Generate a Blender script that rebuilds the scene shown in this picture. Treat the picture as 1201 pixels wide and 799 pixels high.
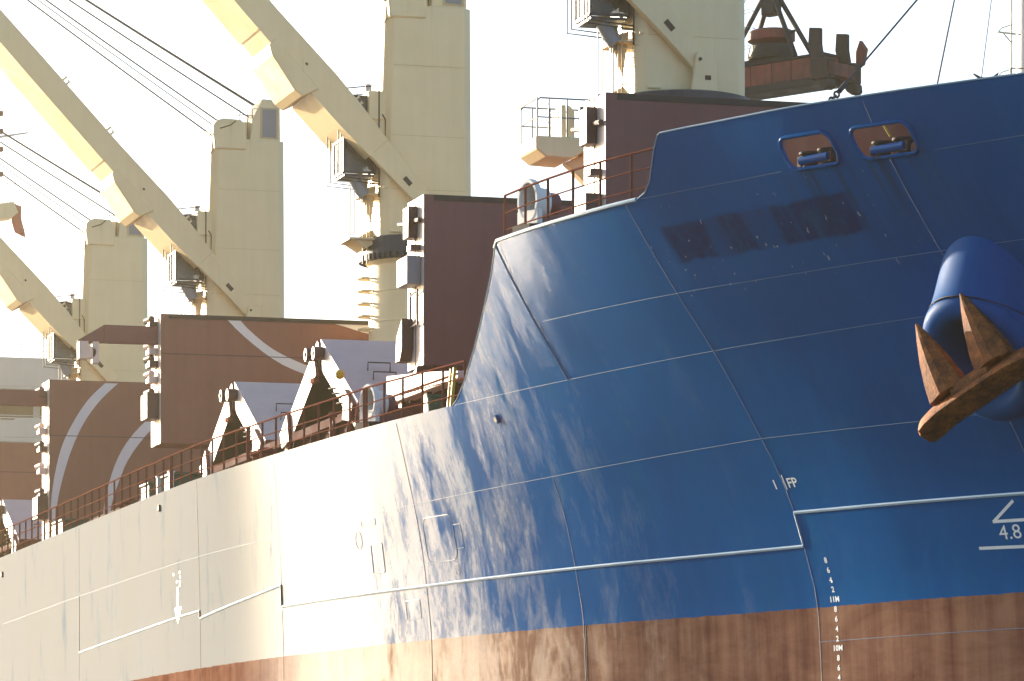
import bpy, bmesh, math, random
from mathutils import Vector, Matrix
from mathutils.geometry import delaunay_2d_cdt
random.seed(7)
R_ = math.radians
sc = bpy.context.scene
col = sc.collection
for o in list(bpy.data.objects): bpy.data.objects.remove(o)

# ------------------------------------------------------------------ camera, sky, sun, exposure
# axes: +y runs aft along the ship, +x is port, z = 0 is the water
cd = bpy.data.cameras.new('camera'); cam = bpy.data.objects.new('camera', cd); col.objects.link(cam)
TH = R_(16.04)
cam.location = (-40.1, 0, 2.5); cam.rotation_euler = (R_(90), 0, -TH)
cd.sensor_width = 36.0; cd.lens = 5000/1201*36.0
cd.shift_y = (996-399.5)/1201.0; cd.shift_x = 0
cd.clip_start = 1; cd.clip_end = 8000
sc.camera = cam

SUN_EL, SUN_AZ = 11, -25.0          # azimuth from +y (aft) towards +x (port)
w = bpy.data.worlds.new('World'); sc.world = w; w.use_nodes = True
nt = w.node_tree; nt.nodes.clear()
wo = nt.nodes.new('ShaderNodeOutputWorld'); bg = nt.nodes.new('ShaderNodeBackground')
sky = nt.nodes.new('ShaderNodeTexSky'); sky.sky_type = 'NISHITA'; sky.sun_disc = False
sky.sun_elevation = R_(SUN_EL); sky.sun_rotation = R_(SUN_AZ)
sky.air_density = .8; sky.dust_density = 1.8; sky.ozone_density = 1.6; sky.altitude = 0
bg.inputs['Strength'].default_value = 0.125
nt.links.new(sky.outputs[0], bg.inputs[0]); nt.links.new(bg.outputs[0], wo.inputs[0])
sl = bpy.data.lights.new('sun', 'SUN'); sun = bpy.data.objects.new('sun', sl); col.objects.link(sun)
sl.energy = 4.5; sl.angle = R_(0.5); sl.color = (1.0, 0.86, 0.66)
sd = Vector((math.sin(R_(SUN_AZ))*math.cos(R_(SUN_EL)), math.cos(R_(SUN_AZ))*math.cos(R_(SUN_EL)), math.sin(R_(SUN_EL))))
sun.rotation_euler = sd.to_track_quat('Z', 'Y').to_euler()
vs = sc.view_settings; vs.view_transform = 'Standard'; vs.look = 'None'; vs.gamma = 1; vs.use_curve_mapping = False
vs.exposure = 1.58

# ------------------------------------------------------------------ materials
class N:
    def __init__(s, name):
        s.m = bpy.data.materials.new(name); s.m.use_nodes = True; s.t = s.m.node_tree
        s.b = s.t.nodes['Principled BSDF']; s.geo = None
    def n(s, typ, **kw):
        q = s.t.nodes.new(typ)
        for k, v in kw.items(): setattr(q, k, v)
        return q
    def l(s, a, b): s.t.links.new(a, b)
    def val(s, inp, v):
        if hasattr(v, 'default_value') or hasattr(v, 'links'): s.l(v, inp)
        else: inp.default_value = v
    def pos(s, obj=False):
        if obj:
            return s.n('ShaderNodeTexCoord').outputs['Object']
        if s.geo is None: s.geo = s.n('ShaderNodeNewGeometry').outputs['Position']
        return s.geo
    def scaled(s, sc_, obj=False, loc=(0,0,0)):
        m = s.n('ShaderNodeMapping'); m.inputs['Scale'].default_value = sc_; m.inputs['Location'].default_value = loc
        s.l(s.pos(obj), m.inputs['Vector']); return m.outputs[0]
    def noise(s, sc_, scale=1, detail=5, rough=.55, obj=False, loc=(0,0,0), dist=0):
        q = s.n('ShaderNodeTexNoise'); q.inputs['Scale'].default_value = scale; q.inputs['Detail'].default_value = detail
        q.inputs['Roughness'].default_value = rough; q.inputs['Distortion'].default_value = dist
        s.l(s.scaled(sc_, obj, loc), q.inputs['Vector']); return q.outputs[0]
    def ramp(s, v, a, b, ca=0., cb=1.):
        q = s.n('ShaderNodeMapRange'); q.clamp = True
        q.inputs[1].default_value = a; q.inputs[2].default_value = b; q.inputs[3].default_value = ca; q.inputs[4].default_value = cb
        s.l(v, q.inputs[0]); return q.outputs[0]
    def math(s, op, a, b=None, clamp=False):
        q = s.n('ShaderNodeMath', operation=op); q.use_clamp = clamp
        s.val(q.inputs[0], a)
        if b is not None: s.val(q.inputs[1], b)
        return q.outputs[0]
    def mix(s, f, a, b):
        q = s.n('ShaderNodeMix', data_type='RGBA')
        s.val(q.inputs[0], f); 
        for i, v in ((6, a), (7, b)):
            if isinstance(v, tuple): q.inputs[i].default_value = (v[0], v[1], v[2], 1)
            else: s.l(v, q.inputs[i])
        return q.outputs[2]
    def bump(s, h, strength=.3, dist=.01):
        q = s.n('ShaderNodeBump'); q.inputs['Strength'].default_value = strength; q.inputs['Distance'].default_value = dist
        s.l(h, q.inputs['Height']); s.l(q.outputs[0], s.b.inputs['Normal'])

def paint(name, c, c2=None, rough=.45, metal=0., wear=.5, streak=True, bump=.15, spec=.3, sc_=1.0):
    s = N(name)
    if c2 is None: c2 = tuple(x*.72 for x in c)
    a = s.noise((.5*sc_, .5*sc_, .5*sc_), 1, 6, .62, obj=True)
    f = s.ramp(a, .38, .68)
    if streak:
        b = s.noise((3*sc_, 3*sc_, .25*sc_), 1, 4, .6, obj=True)
        f = s.math('MULTIPLY', s.math('ADD', f, s.ramp(b, .4, .75)), .5)
    f = s.math('MULTIPLY', f, wear*1.6, True)
    s.l(s.mix(f, c, c2), s.b.inputs['Base Color'])
    s.b.inputs['Metallic'].default_value = metal
    s.b.inputs['Specular IOR Level'].default_value = spec
    if 'cream' in name:
        ws = s.noise((2.6,2.6,.10), 1, 6, .7, obj=True, loc=(7,2,5)); wm_ = s.noise((.35,.35,.22), 1, 3, .5, obj=True, loc=(1,8,3))
        q = s.math('MULTIPLY', s.ramp(ws,.60,.74), s.ramp(wm_,.45,.65,0,.45))
        src = s.b.inputs['Base Color'].links[0].from_socket
        s.l(s.mix(q, src, (.30,.17,.075)), s.b.inputs['Base Color'])
    r = s.noise((1.3*sc_,)*3, 1, 4, .6, obj=True, loc=(9, 3, 1))
    s.l(s.ramp(r, .3, .7, rough-.08, rough+.12), s.b.inputs['Roughness'])
    if bump: s.bump(s.noise((.9*sc_,)*3, 1, 5, .6, obj=True, loc=(4, 4, 4)), bump, .02)
    return s.m

M = {}
M['cream'] = paint('cream_paint', (.82,.655,.375), (.73,.565,.30), .42, wear=.5)
M['cream_dark'] = paint('cream_paint_dull', (.58,.45,.25), (.48,.36,.19), .5)
M['maroon'] = paint('maroon_paint', (.165,.054,.056), (.125,.042,.042), .42, wear=.6)
M['maroon_hazed'] = paint('maroon_hazed', (.235,.105,.075), (.185,.08,.058), .5, wear=.6, spec=.2)  # far covers' maroon, lightened to paint in the haze of distance
M['maroon_matte'] = paint('maroon_matte', (.085,.034,.034), (.06,.026,.026), .8, spec=.02)
M['maroon_dark'] = paint('maroon_dark', (.07,.032,.033), None, .5)
M['sky_sheen'] = paint('maroon_sky_sheen', (.37,.35,.385), (.31,.29,.32), .4, wear=.4)  # maroon tent tops with the sky's reflection painted in
M['glare_edge'] = paint('maroon_sun_glare', (.72,.60,.53), (.5,.30,.24), .42, wear=.35)  # maroon starboard ends, sun glare put into the colour
M['white'] = paint('white_paint', (.72,.71,.68), (.6,.58,.53), .45, wear=.4)
M['arc'] = paint('white_arc_paint', (.66,.65,.66), (.55,.54,.54), .5, wear=.4, bump=0)
M['navy'] = paint('navy_metal', (.012,.022,.04), (.02,.03,.045), .35)
M['black'] = paint('black_metal', (.012,.012,.013), (.03,.025,.022), .5)
M['dark_steel'] = paint('dark_steel', (.04,.037,.035), (.07,.055,.045), .65, metal=0., spec=.1)
M['grey'] = paint('grey_paint', (.23,.24,.25), (.17,.17,.17), .45)
M['rail'] = paint('brown_rail_paint', (.17,.065,.048), (.11,.042,.03), .75, streak=False, spec=0, bump=0)
M['rope'] = paint('wire_rope', (.03,.03,.032), None, .6, streak=False, bump=0)
M['green'] = paint('green_paint', (.03,.09,.06), (.02,.06,.04), .45)
M['yellow'] = paint('yellow_paint', (.62,.42,.04), (.45,.28,.03), .5)
M['grab_red'] = paint('oxide_red_paint', (.22,.055,.035), (.10,.035,.025), .55, wear=.8, sc_=2)
M['deck'] = paint('deck_paint', (.13,.06,.05), (.09,.045,.04), .6)
M['house'] = paint('deckhouse_paint', (.74,.66,.54), (.66,.57,.45), .5, wear=.4)
M['tan'] = paint('tan_shadow_wall', (.36,.25,.13), (.3,.2,.1), .6)
M['blue_fit'] = paint('blue_fitting_paint', (.0008,.085,.29), (.0008,.06,.22), .5, spec=.03)
M['hull_line'] = paint('pale_blue_bead', (.26,.38,.50), (.16,.28,.40), .35, streak=False, bump=0)
M['seam'] = paint('seam_bead', (.085,.18,.30), (.04,.11,.22), .4, streak=False, bump=0)  # weld beads paler than the plating, their glint painted in
M['hull_mark'] = paint('white_marking_paint', (.70,.76,.78), (.55,.62,.66), .5, streak=False, bump=0)
M['black_seam'] = paint('dark_seam', (.02,.02,.025), None, .6, streak=False, bump=0)
M['flag'] = paint('red_flag_cloth', (.42,.10,.06), (.5,.2,.15), .9, streak=False, bump=0)

def glass():
    s = N('cab_glass'); s.b.inputs['Base Color'].default_value = (.05,.06,.07,1); s.b.inputs['Roughness'].default_value = .06
    s.b.inputs['Transmission Weight'].default_value = .5; s.b.inputs['IOR'].default_value = 1.3
    return s.m
M['glass'] = glass()

def rust():
    s = N('rusty_cast_iron')
    a = s.noise((4,4,4), 1, 10, .74, obj=True); b = s.noise((22,22,22), 1, 6, .7, obj=True, loc=(3,1,2))
    c1 = s.mix(s.ramp(a,.35,.66), (.06,.016,.006), (.46,.14,.028))
    c2 = s.mix(s.ramp(b,.52,.66,0,.8), c1, (.055,.025,.015))
    s.l(c2, s.b.inputs['Base Color']); s.b.inputs['Roughness'].default_value = .78; s.b.inputs['Specular IOR Level'].default_value = .35
    s.bump(s.math('ADD', a, s.math('MULTIPLY', b, .5)), .7, .03)
    return s.m
M['rust'] = rust()

WLINE = 7.43
def hull_mat():
    s = N('hull_paint')
    sep = s.n('ShaderNodeSeparateXYZ'); s.l(s.pos(), sep.inputs[0]); y, z = sep.outputs[1], sep.outputs[2]
    # blue topsides
    lo = s.noise((.18,.18,.12), 1, 5, .6)
    blue = s.mix(s.ramp(lo,.35,.68), (.0003,.066,.225), (.0004,.098,.305))
    fine = s.noise((0,5,.5), 1, 5, .65, loc=(0,2,1))
    blue = s.mix(s.ramp(fine,.5,.8,0,.35), blue, (.004,.105,.25))
    # chalky worn streaks running down the plating, with glare painted in
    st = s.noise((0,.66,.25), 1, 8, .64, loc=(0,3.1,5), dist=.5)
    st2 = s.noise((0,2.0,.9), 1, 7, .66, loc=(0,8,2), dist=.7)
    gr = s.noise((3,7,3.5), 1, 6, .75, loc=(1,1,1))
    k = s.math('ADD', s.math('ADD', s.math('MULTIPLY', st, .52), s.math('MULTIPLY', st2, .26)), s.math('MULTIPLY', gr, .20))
    chalk_glare = s.ramp(s.math('ADD', k, s.ramp(y, 84, 114, 0, .275)), .53, .66)
    reg = s.ramp(y, 80, 97, .04, 1.0)             # rubbed paint on shoulder and side, with sun and sky glare painted in
    chalk_glare = s.math('MULTIPLY', chalk_glare, reg, True)
    blue = s.mix(s.math('MULTIPLY', chalk_glare, s.ramp(y, 98, 108, .35, .80)), blue, (.36,.345,.30))  # paler towards aft: glare on the side put into the colour
    # painted-over old name on the bow
    e = s.noise((1.5,1.5,1.5), 1, 5, .6)
    zz = s.math('ADD', z, s.math('MULTIPLY', s.math('SUBTRACT', e, .5), .22))
    yy = s.math('ADD', y, s.math('MULTIPLY', s.math('SUBTRACT', e, .5), .3))
    m1 = s.math('MULTIPLY', s.ramp(yy, 75.65, 75.85), s.ramp(yy, 81.4, 81.2))
    m2 = s.math('MULTIPLY', s.ramp(zz, 14.20, 14.28), s.ramp(zz, 15.0, 14.92))
    patch = s.math('MULTIPLY', s.math('MULTIPLY', m1, m2), s.math('MULTIPLY', s.ramp(s.noise((0,1.15,.12),1,2,.5,loc=(0,5,5)),.42,.50,.42,.88), s.ramp(s.noise((3,3,3),1,5,.7),.3,.6,.6,1)))
    blue = s.mix(patch, blue, (.005,.022,.085))
    # chips and drips of old paint round the painted-out name, dark runs below the mooring ports, faint rubs
    ch = s.noise((7,7,4.5), 1, 2, .5, loc=(2,9,4)); reg2 = s.math('MULTIPLY', s.math('MULTIPLY', s.ramp(y,74.5,75.5), s.ramp(y,82.5,81.5)), s.math('MULTIPLY', s.ramp(z,13.5,13.9), s.ramp(z,15.5,15.1)))
    blue = s.mix(s.math('MULTIPLY', s.ramp(ch,.70,.73), s.math('MULTIPLY', reg2, .6)), blue, (.35,.45,.52))
    rn = s.noise((0,3.2,.1), 1, 5, .6, loc=(0,6,2)); reg3 = s.math('MULTIPLY', s.math('MULTIPLY', s.ramp(y,73.2,73.9), s.ramp(y,77.4,76.8)), s.math('MULTIPLY', s.ramp(z,13.6,15.3), s.math('LESS_THAN', z, 15.44)))
    blue = s.mix(s.math('MULTIPLY', s.math('MULTIPLY', s.ramp(rn,.45,.62), reg3), .7), blue, (.012,.03,.035))
    rb = s.noise((.5,.9,.35), 1, 7, .66, loc=(4,4,9)); blue = s.mix(s.math('MULTIPLY', s.ramp(rb,.56,.72), .35), blue, (.004,.11,.23))
    # red-brown boot-top with brushed streaks
    r1 = s.noise((0,1.5,.10), 1, 8, .66, loc=(0,1,7), dist=.15)
    r2 = s.noise((0,.5,1.3), 1, 8, .72, loc=(0,4,1), dist=.5)
    red = s.mix(s.ramp(s.math('ADD', s.math('MULTIPLY', r1,.6), s.math('MULTIPLY', r2,.4)), .4,.62), (.105,.036,.026), (.25,.13,.085))
    jit = s.math('MULTIPLY', s.math('SUBTRACT', s.noise((0,2.2,2.2),1,8,.75), .5), .11)
    below = s.math('LESS_THAN', s.math('ADD', z, jit), WLINE)
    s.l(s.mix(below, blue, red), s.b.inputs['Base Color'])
    rg = s.ramp(s.math('ADD', s.math('MULTIPLY', st, .5), s.math('MULTIPLY', fine, .5)), .35,.65,.12,.19)
    rg = s.math('ADD', rg, s.math('MULTIPLY', chalk_glare, .25))
    rg = s.math('ADD', rg, s.math('MULTIPLY', below, .16))
    s.l(rg, s.b.inputs['Roughness'])
    s.l(s.math('MULTIPLY', s.ramp(chalk_glare, 0, 1, .012, .11), s.math('POWER', s.ramp(y, 103.5, 114, 1, 0), 5)), s.b.inputs['Specular IOR Level'])
    # plate waviness between frames, plus fine unevenness
    wv = s.n('ShaderNodeTexWave'); wv.bands_direction = 'Y'; wv.inputs['Scale'].default_value = .42
    wv.inputs['Distortion'].default_value = 1.2; wv.inputs['Detail'].default_value = 2; wv.inputs['Detail Scale'].default_value = .6
    s.l(s.scaled((1,1,.35)), wv.inputs['Vector'])
    h = s.math('ADD', s.math('MULTIPLY', wv.outputs[1], .08), s.math('MULTIPLY', s.noise((.45,.45,.3),1,3,.5,loc=(2,2,2)), 1.6))
    h = s.math('ADD', h, s.math('MULTIPLY', s.noise((2.5,2.5,2.5),1,5,.6,loc=(6,2,2)), .12))
    s.bump(h, .4, .03)
    return s.m
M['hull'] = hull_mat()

def water_mat():
    s = N('harbour_water'); s.b.inputs['Base Color'].default_value = (.02,.035,.035,1); s.b.inputs['Roughness'].default_value = .12
    s.b.inputs['IOR'].default_value = 1.33
    s.bump(s.noise((.5,.5,.5),1,6,.6), .5, .25); return s.m
M['water'] = water_mat()

# ------------------------------------------------------------------ mesh helpers
class MB:
    def __init__(s): s.v = []; s.f = []; s.mi = []
    def add(s, vs_, fs, mi=0):
        k = len(s.v); s.v += [tuple(p) for p in vs_]
        for f in fs: s.f.append(tuple(i+k for i in f)); s.mi.append(mi)
        return s
    def box(s, x0, x1, y0, y1, z0, z1, mi=0):
        if x0 > x1: x0, x1 = x1, x0
        if y0 > y1: y0, y1 = y1, y0
        if z0 > z1: z0, z1 = z1, z0
        return s.add([(x0,y0,z0),(x1,y0,z0),(x1,y1,z0),(x0,y1,z0),(x0,y0,z1),(x1,y0,z1),(x1,y1,z1),(x0,y1,z1)],
                     [(0,3,2,1),(4,5,6,7),(0,1,5,4),(1,2,6,5),(2,3,7,6),(3,0,4,7)], mi)
    def obox(s, p0, p1, wx, wy, up=(0,0,1), mi=0):
        """a bar from p0 to p1 of section wx (sideways) by wy (along up)"""
        p0, p1 = Vector(p0), Vector(p1); d = (p1-p0).normalized(); u = Vector(up)
        a = d.cross(u)
        if a.length < 1e-4: a = d.cross(Vector((1,0,0)))
        a.normalize(); b = a.cross(d)
        q = []
        for p in (p0, p1):
            for i, j in ((-1,-1),(1,-1),(1,1),(-1,1)): q.append(p + a*(i*wx/2) + b*(j*wy/2))
        return s.add(q, [(0,1,2,3),(7,6,5,4),(0,4,5,1),(1,5,6,2),(2,6,7,3),(3,7,4,0)], mi)
    def prism(s, poly, y0, y1, mi=0, axis='y'):
        """poly in (x,z) extruded in y; axis 'x': poly in (y,z) extruded in x; 'z': poly in (x,y) extruded in z"""
        n = len(poly)
        def P(p, t):
            return (p[0], t, p[1]) if axis == 'y' else ((t, p[0], p[1]) if axis == 'x' else (p[0], p[1], t))
        v = [P(p, y0) for p in poly] + [P(p, y1) for p in poly]
        f = [tuple(range(n)), tuple(range(2*n-1, n-1, -1))] + [(i, i+n, (i+1) % n + n, (i+1) % n) for i in range(n)]
        return s.add(v, f, mi)
    def tube(s, path, r, seg=8, cap=True, mi=0, closed=False):
        path = [Vector(p) for p in path]; n = len(path); rs = r if isinstance(r, (list, tuple)) else [r]*n
        up = None; rings = []; base = len(s.v)
        for i, p in enumerate(path):
            if closed: d = path[(i+1) % n]-path[i-1]
            else: d = (path[min(i+1,n-1)]-path[max(i-1,0)])
            d.normalize()
            if up is None:
                up = Vector((0,0,1)) if abs(d.z) < .9 else Vector((1,0,0))
            a = d.cross(up).normalized(); b = a.cross(d).normalized(); up = b
            for k in range(seg):
                t = 2*math.pi*k/seg
                s.v.append(tuple(p + a*(math.cos(t)*rs[i]) + b*(math.sin(t)*rs[i])))
        m = n if closed else n-1
        for i in range(m):
            for k in range(seg):
                j = (i+1) % n
                s.f.append((base+i*seg+k, base+i*seg+(k+1) % seg, base+j*seg+(k+1) % seg, base+j*seg+k)); s.mi.append(mi)
        if cap and not closed:
            s.f.append(tuple(base+k for k in range(seg-1,-1,-1))); s.mi.append(mi)
            s.f.append(tuple(base+(n-1)*seg+k for k in range(seg))); s.mi.append(mi)
        return s
    def lathe(s, prof, c=(0,0,0), seg=32, mi=0):
        """prof: list of (radius, z)"""
        base = len(s.v); n = len(prof)
        for r, z in prof:
            for k in range(seg):
                t = 2*math.pi*k/seg; s.v.append((c[0]+r*math.cos(t), c[1]+r*math.sin(t), c[2]+z))
        for i in range(n-1):
            for k in range(seg):
                s.f.append((base+i*seg+k, base+i*seg+(k+1) % seg, base+(i+1)*seg+(k+1) % seg, base+(i+1)*seg+k)); s.mi.append(mi)
        s.f.append(tuple(base+k for k in range(seg-1,-1,-1))); s.mi.append(mi)
        s.f.append(tuple(base+(n-1)*seg+k for k in range(seg))); s.mi.append(mi)
        return s
    def build(s, name, mats, parent=None, smooth=False, bevel=0., loc=None, angle=35):
        me = bpy.data.meshes.new(name); me.from_pydata(s.v, [], s.f); me.validate()
        if not isinstance(mats, (list, tuple)): mats = [mats]
        for m in mats: me.materials.append(m)
        if len(me.polygons) == len(s.mi): me.polygons.foreach_set('material_index', s.mi)
        bm = bmesh.new(); bm.from_mesh(me); bmesh.ops.recalc_face_normals(bm, faces=bm.faces); bm.to_mesh(me); bm.free()
        if smooth:
            me.polygons.foreach_set('use_smooth', [True]*len(me.polygons))
            try: me.set_sharp_from_angle(angle=R_(angle))
            except Exception: pass
        me.update()
        o = bpy.data.objects.new(name, me); col.objects.link(o)
        if parent is not None: o.parent = parent
        if loc is not None: o.location = loc
        if bevel:
            b = o.modifiers.new('bevel', 'BEVEL'); b.width = bevel; b.segments = 1; b.limit_method = 'ANGLE'; b.angle_limit = R_(40)
        return o

def tag(o, label=None, cat=None, group=None, kind=None):
    if label: o['label'] = label
    if cat: o['category'] = cat
    if group: o['group'] = group
    if kind: o['kind'] = kind
    return o
def empty(name, loc=(0,0,0), rz=0):
    o = bpy.data.objects.new(name, None); col.objects.link(o); o.location = loc; o.rotation_euler = (0,0,rz); o.empty_display_size = .5
    return o
def thing(name, label, cat, loc=(0,0,0), rz=0, group=None):
    return tag(empty(name, loc, rz), label, cat, group)
def copy_tree(o, parent=None):
    c = o.copy(); col.objects.link(c)
    if parent is not None: c.parent = parent
    for ch in [q for q in bpy.data.objects if q.parent == o]: copy_tree(ch, c)
    return c

# ------------------------------------------------------------------ setting: water and air
wm = MB(); wm.add([(-4000,-4000,0),(4000,-4000,0),(4000,4000,0),(-4000,4000,0)], [(0,1,2,3)])
tag(wm.build('water', M['water']), kind='structure')

hz = MB().box(-75,75,-6,275,-1,62)
hm = bpy.data.materials.new('haze_air'); hm.use_nodes = True; t = hm.node_tree; t.nodes.clear()
ho = t.nodes.new('ShaderNodeOutputMaterial'); hv = t.nodes.new('ShaderNodeVolumePrincipled')
hv.inputs['Color'].default_value = (1,.84,.56,1); hv.inputs['Density'].default_value = .00036; hv.inputs['Anisotropy'].default_value = .9
t.links.new(hv.outputs[0], ho.inputs['Volume'])
tag(hz.build('haze', hm), kind='stuff')

# ------------------------------------------------------------------ ship hull: half-breadth from waterlines and section shape
def pchip(xs, ys):
    n = len(xs); h = [xs[i+1]-xs[i] for i in range(n-1)]; d = [(ys[i+1]-ys[i])/h[i] for i in range(n-1)]
    m = [0]*n; m[0] = d[0]; m[-1] = d[-1]
    for i in range(1, n-1):
        if d[i-1]*d[i] > 0:
            w1 = 2*h[i]+h[i-1]; w2 = h[i]+2*h[i-1]; m[i] = (w1+w2)/(w1/d[i-1]+w2/d[i])
    def f(x):
        if x <= xs[0]: return ys[0]+m[0]*(x-xs[0])
        if x >= xs[-1]: return ys[-1]+m[-1]*(x-xs[-1])
        lo, hi = 0, n-1
        while hi-lo > 1:
            k = (lo+hi)//2
            if xs[k] <= x: lo = k
            else: hi = k
        t = (x-xs[lo])/h[lo]; a = h[lo]
        return ((1+2*t)*(1-t)**2*ys[lo]+t*(1-t)**2*a*m[lo]+t*t*(3-2*t)*ys[hi]+t*t*(t-1)*a*m[hi])
    return f
WR = pchip([66.5,67.2,69,72,76.2,79,82,85,89,93,97.5,102,107,113,118,130,260],[0,1.9,4.3,6.3,8.2,9.2,10.05,11.0,12.35,13.4,14.3,15.05,15.65,16.1,16.28,16.35,16.36])
WB = pchip([63.6,64.4,66.2,69,72,76,79,82,85,88,92,96,100,104,108.3,113.3,118,130,260],[0,2.2,4.6,6.9,8.55,10.3,11.35,12.3,13.05,13.7,14.4,14.97,15.4,15.7,15.98,16.25,16.34,16.36,16.37])
GS = pchip([-6,0,3,5.9,7.45,8.67,9.36,10.2,10.85,12.6,13.74,15.08,16,17,18,20],[-.35,-.2,-.1,-.04,0,.132,.225,.383,.542,1,1.344,1.72,1.95,2.15,2.32,2.6])
def hb(y, z):
    wr = WR(y) if y > 66.5 else (y-66.5)*1.2
    wb = WB(y) if y > 63.6 else (y-63.6)*1.2
    b = wr+(wb-wr)*GS(z)
    if y > 228: b -= ((y-228)/26.)**2*5
    return max(b, 0.)
def stem(z):
    lo, hi = 55., 75.
    for _ in range(30):
        m = (lo+hi)/2
        if hb(m, z) <= 0: lo = m
        else: hi = m
    return hi
def HP(y, z, off=0.):
    """point on the starboard plating, pushed out by off along the normal"""
    e = .05
    ny = (hb(y+e, z)-hb(y-e, z))/(2*e); nz = (hb(y, z+e)-hb(y, z-e))/(2*e)
    n = Vector((-1, -ny, -nz)).normalized()
    return Vector((-hb(y, z), y, z)) + n*off

ZD, ZF = 12.58, 15.53
TOP = [(251,ZD),(180,ZD),(130,ZD),(108,ZD),(99.9,ZD),(96,ZD),(93.5,ZD),(93.2,12.68),(92.43,13.06),(91.34,13.66),(90.21,14.32),(89.02,15.01),(88.35,15.45),(88.1,ZF+.03),
       (86.2,ZF+.02),(83.9,ZF),(82.2,ZF),(81.55,ZF),(81.2,15.62),(80.9,15.8),(80.65,16.05),(80.35,16.38),(80.12,16.6),(80.02,16.63),(79.3,16.63),(76.8,16.58),(75.1,16.53),(73.5,16.48),(72.0,16.42),(70.6,16.36),(68,16.3),(65.5,16.25)]
def dense(poly, step):
    out = []
    for a, b in zip(poly, poly[1:]):
        n = max(1, int(math.hypot(b[0]-a[0], b[1]-a[1])/step))
        out += [(a[0]+(b[0]-a[0])*i/n, a[1]+(b[1]-a[1])*i/n) for i in range(n)]
    return out+[poly[-1]]
def rrect(y0, y1, z0, z1, r, tilt=0., n=6):
    pts = []
    for cy, cz, a0 in ((y1-r, z1-r, 0), (y0+r, z1-r, 90), (y0+r, z0+r, 180), (y1-r, z0+r, 270)):
        for i in range(n+1):
            a = R_(a0+90*i/n); pts.append((cy+r*math.cos(a), cz+r*math.sin(a)))
    cyy = (y0+y1)/2
    return [(p[0], p[1]+(p[0]-cyy)*tilt) for p in pts]
OPEN = [rrect(75.52,76.88,15.46,16.05,.2,.03), rrect(73.60,75.02,15.40,15.98,.2,.03)]
def topz(y):
    if y <= 65.5: return 16.25
    c = [p for p in TOP]
    for a, b in zip(c, c[1:]):
        if b[0] <= y <= a[0]: return b[1]+(a[1]-b[1])*((y-b[0])/(a[0]-b[0]) if a[0] > b[0] else 0)
    return ZD
def inside(p, poly):
    r = False; j = len(poly)-1
    for i in range(len(poly)):
        if (poly[i][1] > p[1]) != (poly[j][1] > p[1]) and p[0] < (poly[j][0]-poly[i][0])*(p[1]-poly[i][1])/(poly[j][1]-poly[i][1])+poly[i][0]: r = not r
        j = i
    return r
def hull_mesh():
    zs = [0-.6, 2, 4] + [5+.4*i for i in range(29)]
    pts, edges, faces = [], [], []
    top = []
    for a, b in zip(TOP, TOP[1:]):
        n = max(1, int(math.hypot(b[0]-a[0], b[1]-a[1])/(3. if a[0] > 108 else .35)))
        top += [(a[0]+(b[0]-a[0])*i/n, a[1]+(b[1]-a[1])*i/n) for i in range(n)]
    zt = 16.22; st = stem(zt); top += [(65.5,16.25),(64.5,16.24),(63.8,16.23),(st+.15,16.225),(st,zt)]
    stemp = [(stem(z), z) for z in reversed([z for z in zs if z < 16.0])]
    bot = [(stemp[-1][0]+d, -.6) for d in (.3,1,2,4,8,14,22,30,40,60,90,120,150)] + [(251,-.6)]
    loop = top+stemp+bot
    n = len(loop); pts += loop; edges += [(i, (i+1) % n) for i in range(n)]
    for hole in OPEN:
        k = len(pts); pts += hole; edges += [(k+i, k+(i+1) % len(hole)) for i in range(len(hole))]
    offs = [.05,.15,.3,.55,.9,1.4,2,2.7,3.5]
    for z in zs:
        if z < -.5: continue
        s0 = stem(z); ys = [s0+d for d in offs]; y = s0+4.2
        while y < 250:
            ys.append(y); y += .45 if y < 110 else (1.2 if y < 150 else 8)
        for y in ys:
            if z < topz(y)-.12 and not any(abs(y-sum(q[0] for q in h)/len(h)) < .95 and abs(z-sum(q[1] for q in h)/len(h)) < .42 for h in OPEN):
                pts.append((y, z))
    V2, E2, F2, *_ = delaunay_2d_cdt([Vector(p) for p in pts], edges, [], 0, 1e-5)
    mb = MB(); P = [(v.x, v.y) for v in V2]
    keep = []
    for f in F2:
        c = (sum(P[i][0] for i in f)/len(f), sum(P[i][1] for i in f)/len(f))
        if inside(c, loop) and not any(inside(c, h) for h in OPEN): keep.append(tuple(f))
    mb.add([HP(*p) for p in P], keep)
    mb.add([(hb(*p), p[0], p[1]) for p in P], [tuple(reversed(f)) for f in keep])
    ts = [-.6+1.1*i for i in range(12)]+[ZD]
    k = [(-hb(251,z),251,z) for z in ts]+[(hb(251,z),251,z) for z in reversed(ts)]
    mb.add(k, [tuple(range(len(k)))])
    return mb
ship = thing('cargo_ship', 'blue bulk carrier hull with rust-red boot-top, seen from its starboard bow', 'ship', (0,0,0))
def vgroup_weld(o):
    bm = bmesh.new(); bm.from_mesh(o.data); bmesh.ops.remove_doubles(bm, verts=bm.verts, dist=.002); bmesh.ops.recalc_face_normals(bm, faces=bm.faces); bm.to_mesh(o.data); bm.free()
hull = hull_mesh().build('hull', M['hull'], ship, smooth=True, angle=50); 

def bead(mb, pts, r, off=0., step=.5, seg=6):
    q = dense(pts, step); mb.tube([HP(y, z, off) for y, z in q], r, seg)
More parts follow.
